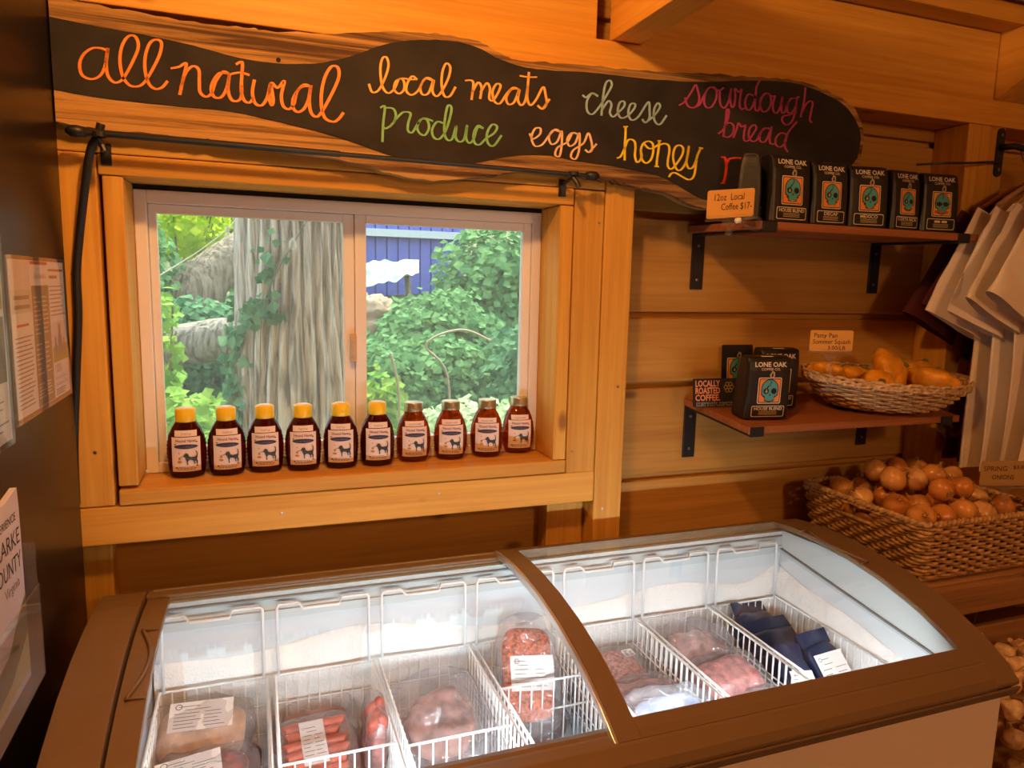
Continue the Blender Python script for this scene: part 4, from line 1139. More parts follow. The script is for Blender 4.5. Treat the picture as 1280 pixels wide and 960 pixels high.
for i in range(5):
    t = thing('onion', 'brown-skinned onion heaped in the seagrass basket', 'onion', (0, 0, 0), 'onions heaped in the seagrass basket')
    prof = [(.05, -.92), (.30, -.90), (.62, -.74), (.88, -.42), (1.0, 0.0), (.94, .35), (.76, .62), (.50, .80), (.27, .93), (.15, 1.06), (.10, 1.18)]
    sd = i * 3.1
    fn = lambda r, a, z, sd=sd: (0.031 * r * (1 + .05 * noise.noise((cos(a) + sd, sin(a), z))) * cos(a), 0.031 * r * (1 + .05 * noise.noise((cos(a), sin(a) + sd, z))) * sin(a), 0.0285 * z)
    part(MB().lathe(prof, 26, fn=fn), 'bulb', ONI[i % 3], t, smooth=True)
    tp = MB()
    for k in range(5):
        a = k * 1.26 + i
        tp.poly([(0.004 * cos(a - .6), 0.004 * sin(a - .6), .033), (0.004 * cos(a + .6), 0.004 * sin(a + .6), .033), (0.007 * cos(a + .2), 0.007 * sin(a + .2), .040 + .004 * random.random())])
        tp.poly([(0.004 * cos(a - .6), 0.004 * sin(a - .6), .0325), (0.007 * cos(a + .2), 0.007 * sin(a + .2), .0395), (0.004 * cos(a + .6), 0.004 * sin(a + .6), .0325)])
    part(tp, 'dry_neck', ROOT, t)
    rt_ = MB().lathe([(0.008, -0.0285), (0.0085, -0.025)], 9)
    part(rt_, 'root_plate', ROOT, t)
    protos.append(t)
def relax(spots, rad, box, iters=90):
    pts = [Vector(q) for q in spots]
    for _ in range(iters):
        for a in range(len(pts)):
            for b in range(a + 1, len(pts)):
                d = pts[b] - pts[a]
                l = d.length
                if 1e-6 < l < 2 * rad:
                    d *= (2 * rad - l) / l * .5
                    pts[a] -= d; pts[b] += d
        for q in pts:
            for k in range(3):
                q[k] = min(max(q[k], box[k][0]), box[k][1])
    return pts
used = set()
random.seed(21)
spots = []
for (z, nx, ny, inset) in ((0.915, 5, 4, 0.066), (0.984, 5, 4, 0.066), (1.042, 4, 3, 0.10)):
    for ix in range(nx):
        for iy in range(ny):
            x = BX0 + inset + (BX1 - BX0 - 2 * inset) * (ix + (.5 if iy % 2 else 0) * .6) / (nx - .4)
            y = BY0 + inset + (BY1 - BY0 - 2 * inset) * iy / (ny - 1)
            if z > 1.0 and (ix, iy) in ((0, 0), (nx - 1, 0), (0, ny - 1)):
                continue
            spots.append((x + random.uniform(-.006, .006), y + random.uniform(-.006, .006), z + random.uniform(-.006, .008)))
for i, s in enumerate(relax(spots, 0.0365, ((BX0 + .066, BX1 - .066), (BY0 + .066, BY1 - .066), (0.905, 1.05)))):
    k = i % 5
    o = protos[k] if k not in used else copy_tree(protos[k])
    used.add(k)
    o.location = s
    o.rotation_euler = (random.uniform(-1.3, 1.3), random.uniform(-1.3, 1.3), random.uniform(0, 6))
    sc_ = random.uniform(1.04, 1.16)
    o.scale = (sc_, sc_, sc_)
p = PY(1257, 607, -0.44)
clip_sign('price_sign', 'kraft card reading Spring Onions standing among the onions', (p.x, p.y, p.z), -0.25, 0.150, 0.066, p.z - 0.075, [('SPRING', -.24, .60, .28, .44), ('$3.00/lb', .27, .68, .22, .36), ('ONIONS', -.08, .26, .28, .42)], card_mat=mat('olive_card', (0.42, 0.25, 0.085), 0.6))

GAR = mat('garlic_skin', (0.72, 0.50, 0.28), 0.5, noise_amt=0.25, nscale=60); GST = mat('garlic_stalk', (0.55, 0.36, 0.17), 0.7)
gp = thing('garlic_bulb', 'pale garlic bulb with cut stalk piled below the onion basket', 'garlic', (0, 0, 0), 'garlic bulbs on the lower rack shelf')
fn = lambda r, a, z: (0.027 * r * (1 + .06 * cos(a * 7)) * cos(a), 0.027 * r * (1 + .06 * cos(a * 7)) * sin(a), 0.024 * z)
part(MB().lathe([(.1, -.8), (.5, -.78), (.9, -.4), (1.0, 0), (.85, .4), (.55, .75), (.3, 1.05), (.22, 1.4)], 28, fn=fn), 'bulb', GAR, gp, smooth=True)
part(MB().tube([(0, 0, .03), (.002, 0, .05), (.006, .002, .085)], [.006, .0055, .006], 7), 'stalk', GST, gp)
g0 = True
random.seed(5)
gs_ = []
for lay, z in enumerate((0.496, 0.546, 0.596, 0.646)):
    for ix in range(6):
        for iy in range(3):
            if lay == 0 and iy > 0: continue
            x = 1.60 + ix * 0.062 + (0.031 if iy % 2 else 0) + lay * .012; y = -0.70 + iy * 0.062 + lay * .02
            v_ = Vector((x, y, z)) - CAM
            if 1222 < 640 + FPX * v_.dot(CR) / v_.dot(CF) < 1300:
                gs_.append((x, y, z))
for s in relax(gs_, 0.031, ((1.5, 2.1), (-0.71, -0.535), (0.494, 0.66)), 60):
    o = gp if g0 else copy_tree(gp)
    g0 = False
    o.location = s
    o.rotation_euler = (random.uniform(-1.2, 1.0), random.uniform(-1, 1), random.uniform(0, 6))

# ------------------------------------------------------------------ shirts on the rod
bkt = thing('garment_rod', 'black wall bracket with garment rod on the right post', 'garment rod', (2.10, -0.115, 1.93))
g = MB().prism(rrect(2.088, 2.118, 1.90, 2.04, 0.014), lambda u, v, w: (u, SF - w, v), 0, 0.005)
adopt(g.build('wall_plate', M['black'], bevel=0.001), bkt)
adopt(MB().tube([(2.103, SF - 0.004, 1.985), (2.12, -0.15, 1.985), (2.14, -0.17, 1.975), (2.14, -0.62, 1.975)], 0.0095, 10).build('rod', M['black'], smooth=True), bkt)
adopt(MB().tube(spline([(2.103, SF - 0.006, 1.94), (2.04, -0.14, 1.935), (1.96, -0.15, 1.925), (1.86, -0.14, 1.918), (1.80, -0.10, 1.915)], 5), 0.0032, 6).build('cord', M['black']), bkt)
for (x, z) in ((2.103, 2.02), (2.103, 1.92)):
    o = MB().lathe([(0.005, 0), (0.005, 0.002)], 8).build('screw', M['screw']); o.rotation_euler = (pi / 2, 0, 0); o.location = (x, SF - 0.005, z); adopt(o, bkt)
HANG = wood('hanger_wood', (0.55, 0.30, 0.12), (0.40, 0.20, 0.08), axis='X', knots=False)
def tshirt(label, y, xc, colm, seed, cat='shirt', group=None, zt=1.862, sl=1.0, hem=1.055):
    t = thing('t_shirt', label, cat, (xc, y, hem), group)
    rnd = random.Random(seed)
    hw = 0.235
    def body(u, v):
        a = 2 * pi * u
        ca, sa = cos(a), sin(a)
        if v < .12:
            k = v / .12
            wv = 0.055 + (hw - 0.055) * k
            z = zt - 0.075 * k - 0.004
        else:
            k = (v - .12) / .88
            wv = hw * (1 - 0.06 * sin(k * pi)) + 0.008 * sin(k * 5 + seed)
            z = zt - 0.079 - (zt - 0.079 - hem) * k
        th = 0.006 + 0.006 * min(1, v * 3)
        fold = 0.007 * v * sin(u * 2 * pi * 5 + seed + 2 * v + 2 * noise.noise((u * 4, v * 2, seed))) + 0.006 * noise.noise((u * 9, v * 4, seed))
        return Vector((xc + wv * math.copysign(abs(ca) ** .8, ca) + 0.01 * noise.noise((v * 3, seed, u)), y + (th + fold * 0.5) * sa + fold * .5, z))
    mb = MB().grid(body, 64, 30, closeu=True)
    part_ = mb.build('shirt_body', colm, smooth=True); adopt(part_, t)
    for s in (-1, 1):
        x0, z0 = xc + s * (hw - 0.035), zt - 0.105
        ln = 0.275 * sl
        ang = radians(67 + rnd.uniform(-5, 5))
        dx, dz = s * cos(ang), -sin(ang)
        nx, nz_ = s * sin(ang), cos(ang)
        def sleeve(u, v):
            a = 2 * pi * u
            wdt = 0.080 + 0.036 * v
            th = 0.007 + 0.007 * v
            cx_ = x0 + dx * ln * v; cz = z0 + dz * ln * v
            fold = 0.006 * sin(u * 2 * pi * 2 + seed + 4 * v) * v + 0.006 * noise.noise((u * 6, v * 5, seed + 9))
            hemk = 0.0015 if v > .93 else 0
            return Vector((cx_ + nx * wdt * cos(a), y + (th + hemk) * sin(a) + fold, cz + nz_ * wdt * cos(a)))
        sm = MB().grid(sleeve, 32, 16, closeu=True)
        adopt(sm.build('sleeve', colm, smooth=True), t)
    cl = MB().tube([(xc + 0.062 * cos(a), y + 0.014 * sin(a), zt - 0.004 - 0.01 * (sin(a) < 0) ) for a in [2 * pi * i / 24 for i in range(24)]], 0.005, 6, closed=True)
    adopt(cl.build('collar', colm, smooth=True), t)
    h = thing('coat_hanger', label.replace('shirt', 'shirt hanger', 1) if False else 'wooden hanger carrying the ' + label.split(',')[0], 'hanger', (xc, y, zt), 'wooden hangers on the garment rod')
    hb_ = MB().tube(spline([(xc - 0.20, y, zt - 0.068), (xc - 0.10, y, zt - 0.012), (xc, y, zt + 0.022), (xc + 0.10, y, zt - 0.012), (xc + 0.20, y, zt - 0.068)], 5), [0.006] * 21, 8, flat=1.3)
    adopt(hb_.build('hanger_arms', HANG, smooth=True), h)
    rx = 2.14
    hk = MB().tube(spline([(xc, y, zt + 0.02), (xc + (rx - xc) * .3, y, zt + 0.055), (rx + 0.012, y, 1.965), (rx + 0.0135, y, 1.978), (rx, y, 1.988), (rx - 0.0135, y, 1.978)], 5), 0.002, 6)
    adopt(hk.build('hook', M['screw'], smooth=True), h)
    return t
def cloth(name, c):
    return mat(name, c, 0.85, noise_amt=0.05, nscale=8)
CW, CI, CMR = cloth('white_cotton', (0.80, 0.70, 0.58)), cloth('ivory_cotton', (0.76, 0.63, 0.49)), cloth('maroon_cotton', (0.085, 0.008, 0.010))
tshirt('maroon shirt hanging nearest the plank wall', -0.150, 2.205, CMR, 3, group='shirts on the garment rod', sl=1.25)
tshirt('dark maroon shirt hanging second from the plank wall', -0.199, 2.205, CMR, 4, group='shirts on the garment rod', sl=1.15)
tshirt('cream shirt hanging third from the wall, rearmost of the pale ones', -0.250, 2.14, CI, 5, group='shirts on the garment rod', sl=1.15)
tshirt('white shirt hanging in the middle of the rod, long sleeve edge showing', -0.298, 2.145, CW, 6, group='shirts on the garment rod', sl=1.12)
tshirt('ivory shirt hanging second from the front of the rod', -0.346, 2.155, CI, 7, group='shirts on the garment rod', sl=1.05)
tshirt('white shirt hanging foremost on the rod, cut by the right edge', -0.396, 2.165, CW, 8, group='shirts on the garment rod')

# ------------------------------------------------------------------ chest freezer
PR = [(-0.815, 0.806), (-0.80, 0.822), (-0.77, 0.843), (-0.72, 0.868), (-0.65, 0.897), (-0.55, 0.922), (-0.45, 0.936), (-0.36, 0.941), (-0.28, 0.940), (-0.20, 0.932), (-0.17, 0.925), (-0.155, 0.912)]
def prof(y):
    for (a, b_) in zip(PR, PR[1:]):
        if y <= b_[0]:
            return a[1] + (b_[1] - a[1]) * (y - a[0]) / (b_[0] - a[0])
    return PR[-1][1]
def curve(ya, yb, n=18):
    return [(ya + (yb - ya) * i / n, ) for i in range(n + 1)]
YZ = lambda u, v, w: (w, u, v)
fz = thing('chest_freezer', 'long chest freezer with sliding glass lids full of meat', 'freezer', (0.55, -0.48, 0.0))
TRIM = mat('taupe_trim', (0.185, 0.118, 0.06), 0.36, spec=0.4); TRIMD = mat('dark_trim', (0.16, 0.10, 0.06), 0.5)
STEEL = mat('white_enamel', (0.84, 0.76, 0.70), 0.35); LINER = mat('freezer_liner', (0.66, 0.69, 0.72), 0.35); GREYP = mat('grey_gasket', (0.52, 0.56, 0.56), 0.5)
ALU = mat('aluminium', (0.72, 0.68, 0.64), 0.3, 0.8); WIRE = mat('white_wire', (0.78, 0.78, 0.79), 0.35)
FG = film('lid_glass', (0.95, 0.975, 0.97), 1.5, 0.01)
LX0, LX1 = -0.205, 1.322
cabn = MB()
cabn.box(-0.272, 1.374, -0.797, -0.745, 0.09, 0.786); cabn.box(-0.272, 1.374, -0.205, -0.165, 0.09, 0.786)
cabn.box(-0.272, LX0 - 0.004, -0.745, -0.205, 0.09, 0.786); cabn.box(LX1 + 0.004, 1.374, -0.745, -0.205, 0.09, 0.786); cabn.box(LX0 - 0.004, LX1 + 0.004, -0.745, -0.205, 0.09, 0.30)
adopt(cabn.build('cabinet', STEEL, bevel=0.006), fz)
adopt(MB().box(-0.25, 1.35, -0.77, -0.19, 0.03, 0.089).build('plinth', M['black']), fz)
for (x, y) in ((-0.2, -0.72), (1.3, -0.72), (-0.2, -0.24), (1.3, -0.24)):
    o = MB().lathe([(0.015, -0.012), (0.022, -0.008), (0.022, 0.008), (0.015, 0.012)], 16).build('caster', M['black']); o.rotation_euler = (pi / 2, 0, 0); o.location = (x, y, 0.0225); adopt(o, fz)
ln = MB()
ln.box(LX0 - 0.003, LX0, -0.742, -0.208, 0.302, 0.85); ln.box(LX1, LX1 + 0.003, -0.742, -0.208, 0.302, 0.85)
ln.box(LX0, LX1, -0.7435, -0.742, 0.302, 0.80); ln.box(LX0, LX1, -0.211, -0.208, 0.302, 0.85); ln.box(LX0, LX1, -0.739, -0.211, 0.302, 0.306)
adopt(ln.build('liner', LINER), fz)
def sidepoly(z0, ya=-0.815, yb=-0.155, dz=0.0, th=None, n=22):
    top = [(ya + (yb - ya) * i / n, prof(ya + (yb - ya) * i / n) + dz) for i in range(n + 1)]
    if th is None:
        return top + [(yb, z0), (ya + 0.012, z0), (ya, z0 + 0.012)]
    return top + [(y, z - th) for (y, z) in reversed(top)]
# brown top frame: sides, front, back
for (x0, x1) in ((-0.288, LX0 - 0.006), (LX1 + 0.008, 1.390)):
    adopt(MB().prism(sidepoly(0.787), YZ, x0, x1).build('trim_frame', TRIM, bevel=0.010), fz)
adopt(MB().prism([(-0.787, 0.836), (-0.810, 0.818), (-0.816, 0.804), (-0.816, 0.797), (-0.804, 0.787), (-0.744, 0.787), (-0.744, 0.816), (-0.728, 0.816), (-0.728, 0.828), (-0.766, 0.838)], YZ, LX0 - 0.0055, LX1 + 0.0075).build('trim_frame', TRIM, bevel=0.003), fz)
adopt(MB().prism([(-0.155, 0.787), (-0.155, 0.908), (-0.166, 0.922), (-0.184, 0.926), (-0.206, 0.925), (-0.206, 0.787)], YZ, LX0 - 0.0055, LX1 + 0.0075).build('trim_frame', TRIM, bevel=0.003), fz)
adopt(MB().prism([(-0.812, 0.7865), (-0.8135, 0.796), (-0.8205, 0.796), (-0.812, 0.776), (-0.798, 0.776), (-0.798, 0.7865)], YZ, -0.286, 1.389).build('lower_trim', TRIMD, bevel=0.002), fz)
# grey track band inside the rim
tb = MB()
tb.box(LX0, LX1, -0.2195, -0.2075, 0.852, 0.912); tb.box(LX0, LX1, -0.226, -0.2195, 0.868, 0.8735)
tb.prism([(-0.742, 0.806), (-0.742, 0.846), (-0.65, 0.882), (-0.55, 0.906), (-0.45, 0.918), (-0.36, 0.922), (-0.22, 0.914), (-0.22, 0.852), (-0.742, 0.79)], YZ, LX1 - 0.006, LX1 + 0.0025)
tb.prism([(-0.742, 0.806), (-0.742, 0.846), (-0.65, 0.882), (-0.55, 0.906), (-0.45, 0.918), (-0.36, 0.922), (-0.22, 0.914), (-0.22, 0.852), (-0.742, 0.79)], YZ, LX0 - 0.0025, LX0 + 0.006)
adopt(tb.build('track_band', GREYP), fz)
gs = MB()
gs.tube([(LX1 - 0.008, -0.74, 0.800), (LX1 - 0.008, -0.22, 0.866)], 0.0035, 6); gs.tube([(LX0 + 0.008, -0.74, 0.800), (LX0 + 0.008, -0.22, 0.866)], 0.0035, 6); gs.tube([(LX0, -0.2215, 0.900), (LX1, -0.2215, 0.900)], 0.003, 6)
adopt(gs.build('gasket', GREYT), fz)
LEDM = mat('led_strip', (1, 1, 1), 0.5, emis=(0.86, 0.94, 1.0), estr=LED_STRENGTH)
adopt(MB().box(LX0 + 0.10, LX1 - 0.12, -0.741, -0.732, 0.801, 0.8145).build('light_strip', LEDM), fz)
# frost on the back and right liner walls
def frost_back(u, v):
    x = LX0 + 0.004 + (LX1 - LX0 - 0.008) * u
    top = 0.782 + 0.05 * noise.noise((x * 2.6, 1, 0)) + 0.05 * max(0, (x - 1.18) / .14) ** 2
    z = 0.50 + (top - 0.50) * v
    k = min(1, (1 - v) * 7) * (0.3 + 0.7 * min(1, v * 5))
    th = (0.012 + 0.007 * noise.noise((x * 6, z * 8, 2)) + 0.0022 * noise.noise((x * 70, z * 60, 4)))
    return (x, -0.2115 - max(0.0003, th * sqrt(k)), z)
def frost_right(u, v):
    y = -0.215 - 0.50 * u
    top = 0.815 - 0.075 * u + 0.02 * noise.noise((y * 5, 4, 1))
    z = 0.50 + (top - 0.50) * v
    k = min(1, (1 - v) * 7)
    th = (0.016 + 0.009 * noise.noise((y * 7, z * 8, 8)) + 0.003 * noise.noise((y * 70, z * 60, 4)))
    return (LX1 - 0.0005 - max(0.0003, th * sqrt(k)), y, z)
fo = MB().grid(frost_back, 220, 40); fo.grid(frost_right, 90, 40)
o = fo.build('frost', mat('frost_white', (0.80, 0.79, 0.78), 0.6, bump=0.3, nscale=180), smooth=True); adopt(o, fz); o['kind'] = 'stuff'
# sliding lids
def lid(name, gx0, gx1, dz, left, right):
    ya, yb = -0.782, -0.180
    g = MB()
    n = 30
    yy = [-0.757 + (0.757 - 0.203) * i / n for i in range(n + 1)]
    g.prism([(y, prof(y) + dz) for y in yy] + [(y, prof(y) + dz - 0.004) for y in reversed(yy)], YZ, gx0, gx1)
    L_ = g.build(name, FG, smooth=False)
    adopt(L_, fz)
    def bar(nm, x0, x1, y0, y1, m=TRIM, th=0.012, up=0.003):
        adopt(MB().prism(sidepoly(0, y0, y1, dz + up, th, 20), YZ, x0, x1).build(nm, m, bevel=0.0015), L_)
    bar('side_bar', left[0], left[1], ya, yb); bar('side_bar', right[0], right[1], ya, yb)
    bar('front_bar', left[1], right[0], ya, -0.752); bar('rear_bar', left[1], right[0], -0.208, yb)
    return L_, bar
Lr, barr = lid('glass_lid', 0.555, 1.306, 0.0, (0.526, 0.566), (1.300, 1.327))
barr('metal_edge', 0.5185, 0.5255, -0.782, -0.18, ALU, 0.016)
Ll, barl = lid('glass_lid', -0.172, 0.535, -0.0165, (-0.2075, -0.168), (0.530, 0.562))
adopt(MB().box(-0.20, 0.52, -0.1835, -0.1795, 0.905, 0.9275).build('metal_edge', ALU), Ll)
for (lidp, x, s, y0, y1, dz) in ((Ll, -0.196, 1, -0.55, -0.36, -0.0165), (Lr, 1.318, -1, -0.50, -0.31, 0.0)):
    h_ = MB()
    pts = []
    for i in range(13):
        k = i / 12; y = y0 + (y1 - y0) * k
        pts.append((x + s * 0.022 * sin(pi * k), y, prof(y) + dz + 0.0055))
    h_.tube(pts, 0.0035, 8)
    for y in (y0, y1):
        h_.tube([(x - s * .002, y, prof(y) + dz + 0.0055), (x + s * 0.026, y, prof(y) + dz + 0.0045)], 0.002, 6)
    adopt(h_.build('finger_grip', TRIM, smooth=True), lidp)

# wire baskets
BW = 0.2143
def basket_x(i):
    return LX0 + 0.008 + BW * i + 0.006, LX0 + 0.008 + BW * i + BW - 0.006
YB0, YB1, ZR, ZBt = -0.655, -0.240, 0.738, 0.555
def wire_basket(i, label):
    x0, x1 = basket_x(i)
    t = thing('wire_basket', label, 'wire basket', ((x0 + x1) / 2, (YB0 + YB1) / 2, ZBt), 'white wire baskets in the freezer')
    adopt(MB().tube([(x0, YB0, ZR), (x1, YB0, ZR), (x1, YB1, ZR), (x0, YB1, ZR)], 0.0032, 8, closed=True).build('top_rim', WIRE, smooth=True), t)
    w = MB()
    for k in range(21):
        y = YB0 + (YB1 - YB0) * k / 20
        w.tube([(x0 + .0025, y, ZR), (x0 + 0.004, y, ZBt), (x1 - 0.004, y, ZBt), (x1 - .0025, y, ZR)], 0.0019, 5)
    for k in range(1, 9):
        x = x0 + (x1 - x0) * k / 9
        w.tube([(x, YB0, ZR), (x, YB0 + 0.004, ZBt), (x, YB1 - 0.004, ZBt), (x, YB1, ZR)], 0.0017, 5)
    for z in (0.675, 0.612):
        w.tube([(x0 + .002, YB0, z), (x1 - .002, YB0, z), (x1 - .002, YB1, z), (x0 + .002, YB1, z)], 0.002, 5, closed=True)
    adopt(w.build('wire_mesh', WIRE, smooth=True), t)
    a, b_ = x0 + 0.008, x1 - 0.008
    zt, zl, yk = 0.889, 0.878, -0.2335
    hk = MB().tube([(a, YB1, ZR), (a, yk - .002, zt - .006), (a + .004, yk, zt), (a + .042, yk, zt), (a + .052, yk - .008, zl), (b_ - .062, yk - .008, zl), (b_ - .056, yk, zt), (b_ - .004, yk, zt), (b_, yk - .002, zt - .006), (b_, YB1, ZR)], 0.0032, 8)
    adopt(hk.build('hanging_loop', WIRE, smooth=True), t)
    dv = {1: -0.515, 2: -0.53, 3: -0.41}.get(i)
    if dv:
        d = MB().tube([(x0, dv, ZR - .012), (x1, dv, ZR - .012)], 0.0028, 6)
        d.tube([(x0, dv, 0.66), (x1, dv, 0.66)], 0.0024, 6)
        for k in range(1, 8):
            x = x0 + (x1 - x0) * k / 8
            d.tube([(x, dv, ZR - .012), (x, dv, ZBt + .004)], 0.0018, 5)
        adopt(d.build('divider', WIRE, smooth=True), t)
bl = ['leftmost white wire basket holding two roasts', 'white wire basket holding the sausage pack', 'white wire basket holding the large clear bag', 'white wire basket holding the red ground meat pack', 'white wire basket just right of the lid divider', 'white wire basket of pink meat bags', 'rightmost white wire basket holding navy bags']
for i in range(7):
    wire_basket(i, bl[i])

# meat packages ------------------------------------------------------
MEAT = {
 'beef': mat('beef', (0.24, 0.04, 0.04), 0.35, noise_amt=0.7, nscale=38, bump=0.2),
 'fat': mat('fat_cap', (0.72, 0.47, 0.33), 0.4, noise_amt=0.3, nscale=20),
 'pink': mat('pink_meat', (0.52, 0.20, 0.18), 0.4, noise_amt=0.45, nscale=45, bump=0.3),
 'ground': mat('ground_meat', (0.55, 0.26, 0.21), 0.5, noise_amt=0.5, nscale=110, bump=0.6),
 'spice': mat('spiced_ground_meat', (0.46, 0.085, 0.025), 0.4, noise_amt=0.75, nscale=150, bump=0.6),
 'dark': mat('dark_frozen_meat', (0.12, 0.035, 0.03), 0.4, noise_amt=0.5, nscale=40),
 'grey': mat('frosted_meat', (0.38, 0.20, 0.17), 0.45, noise_amt=0.5, nscale=30, bump=0.3),
 'saus': mat('sausage_skin', (0.55, 0.075, 0.03), 0.3, noise_amt=0.3, nscale=60, bump=0.15)}
NAVY = mat('navy_bag', (0.012, 0.02, 0.055), 0.3, bump=0.3, nscale=22)
BAGF = film('vacuum_bag', (0.93, 0.92, 0.93), 1.65, 0.10, haze=0.08, hazecol=(0.92, 0.90, 0.93), bump=0.9, bscale=38)
BAGF2 = film('loose_bag', (0.94, 0.94, 0.96), 1.7, 0.09, haze=0.13, hazecol=(0.86, 0.87, 0.95), bump=0.9, bscale=26)
LABW = [mat('sticker_white', (0.78, 0.74, 0.72), 0.5), GREYT]
def sgnpow(v, e):
    return math.copysign(abs(v) ** e, v)
def pillow(mb, w, l, h, seed, amp, e=0.45, nu=44, nv=22, zoff=0.0, m=0, crease=0.0):
    def f(u, v):
        a = 2 * pi * u; b_ = -pi / 2 + pi * v
        x = w / 2 * sgnpow(cos(b_), e) * sgnpow(cos(a), e); y = l / 2 * sgnpow(cos(b_), e) * sgnpow(sin(a), e); z = h / 2 * sgnpow(sin(b_), 0.8)
        d = amp * noise.noise((x * 26 + seed, y * 26, z * 26)) + amp * .5 * noise.noise((x * 60, y * 60 + seed, z * 60))
        if crease:
            q0 = Vector((x * 16 + seed, y * 16, z * 22))
            d += crease * (1 - 2.2 * abs(noise.noise(q0))) + crease * .5 * (1 - 2 * abs(noise.noise(q0 * 2.3)))
        n_ = Vector((x / w, y / l, z / h))
        if n_.length > 0: n_.normalize()
        q = Vector((x, y, z)) + n_ * d
        return (q.x, q.y, q.z + h / 2 + zoff)
    mb.grid(f, nu, nv, m, closeu=True)
    return mb
def sticker(mb, w, l, z, lines_n=7, logo=True, cx=0.0, cy=0.0, curl=0.0):
    fn = lambda u, v, q: (cx + u, cy + v, z + q - curl * (u / w * 2) ** 2)
    nseg = 8
    pts = [(-w / 2 + w * i / nseg, -l / 2) for i in range(nseg + 1)] + [(w / 2 - w * i / nseg, l / 2) for i in range(nseg + 1)]
    mb.prism(pts, fn, 0, 0.0008, 0)
    def ln(xa, xb, y, h_=0.0016):
        k = 4
        for j in range(k):
            a_ = xa + (xb - xa) * j / k; b2 = xa + (xb - xa) * (j + 1) / k
            mb.flat([(a_, y - h_ / 2), (b2, y - h_ / 2), (b2, y + h_ / 2), (a_, y + h_ / 2)], fn, 0.0011, 1)
    rr = random.Random(int(w * 1e5))
    for k in range(lines_n):
        y = l * .34 - l * .72 * k / max(1, lines_n - 1)
        x0 = -w * .42 + w * .2 * (rr.random() if k < 2 else 0); ln(x0, x0 + w * rr.uniform(.25, .45), y)
        if k > 1: ln(w * .05, w * rr.uniform(.25, .44), y)
    if logo:
        e = ell(-w * .36, l * .34, w * .05, w * .05, 10)
        mb.ribbon(e + [e[0]], w * .018, fn, 0.0011, 1, vary=False)
def package(name, label, cat, loc, rot, dims, meat, stick=None, bag=None, seed=1, amp=0.004, group=None, e=0.45, bagk=(1.16, 1.16, 1.10)):
    w, l, h = dims
    t = thing(name, label, cat, loc, group)
    t.rotation_euler = rot
    part(pillow(MB(), w, l, h, seed, amp, e), 'meat', MEAT[meat] if isinstance(meat, str) else meat, t, smooth=True)
    if stick:
        sw, sl, cx, cy = stick
        mb = MB(); sticker(mb, sw, sl, h + amp * .7 + 0.0018, cx=cx, cy=cy, curl=0.004 if sw > w * .75 else 0.0)
        part(mb, 'label', LABW, t)
    if bag:
        hb_ = h * bagk[2]
        part(pillow(MB(), w * bagk[0], l * bagk[1], hb_, seed + 5, 0.004, .55, 84, 44, zoff=-(hb_ - h) * .4, crease=0.009 if bag is BAGF else 0.015), 'plastic_bag', bag, t, smooth=True)
    return t
G_ = 'meat packages in the freezer'
def at(px_, py_, z):
    q = PZ(px_, py_, z); return Vector((q.x, q.y, z))
# filler packs at the basket floors
fill = [(0, -0.30, 'dark'), (0, -0.48, 'beef'), (1, -0.32, 'dark'), (2, -0.32, 'grey'), (2, -0.60, 'dark'), (3, -0.32, 'dark'), (3, -0.53, 'dark'), (4, -0.32, 'grey'), (4, -0.52, 'ground'), (5, -0.32, 'grey'), (5, -0.52, 'pink'), (6, -0.32, 'dark'), (6, -0.52, 'dark'), (1, -0.585, 'dark')]
fl_lab = {0: 'under the two labelled roasts', 1: 'under the sausage pack', 2: 'under the large clear bag', 3: 'under the red ground meat pack', 4: 'under the ground meat bags', 5: 'under the pink meat bags', 6: 'under the navy bags'}
for k, (i, y, mm) in enumerate(fill):
    x0, x1 = basket_x(i)
    short = y < -0.56
    package('meat_package', 'dark frozen pack at the %s of its basket, %s' % ('back' if y > -0.4 else 'front', fl_lab[i]), 'meat package', ((x0 + x1) / 2, y, ZBt + 0.0025), (0, 0, 0.05 * (k % 3 - 1)), (0.165, 0.115 if short else 0.15, 0.052), mm, seed=k, bag=BAGF if k % 2 else None, group=G_, amp=0.005, bagk=(1.06, 1.06, 1.03))
# basket 1: two roasts
p = at(245, 905, 0.635)
package('meat_package', 'pale fat-capped roast with a large white label, upper left of the freezer', 'meat package', (-0.112, -0.316, 0.662), (0.38, 0.03, -0.03), (0.155, 0.115, 0.062), 'fat', (0.112, 0.062, 0.0, 0.016), BAGF, 3, 0.006, G_, e=.6)
package('meat_package', 'red roast with a slanted white label, front of the leftmost basket', 'meat package', (-0.102, -0.448, 0.652), (0.28, -0.06, 0.10), (0.150, 0.100, 0.056), 'beef', (0.105, 0.05, -0.018, 0.012), BAGF, 4, 0.006, G_, e=.6)
package('clear_bag', 'crumpled empty clear bag behind the fat-capped roast', 'plastic bag', (-0.075, -0.262, 0.655), (1.15, 0.0, 0.1), (0.12, 0.10, 0.018), BAGF2, None, None, 41, 0.008)
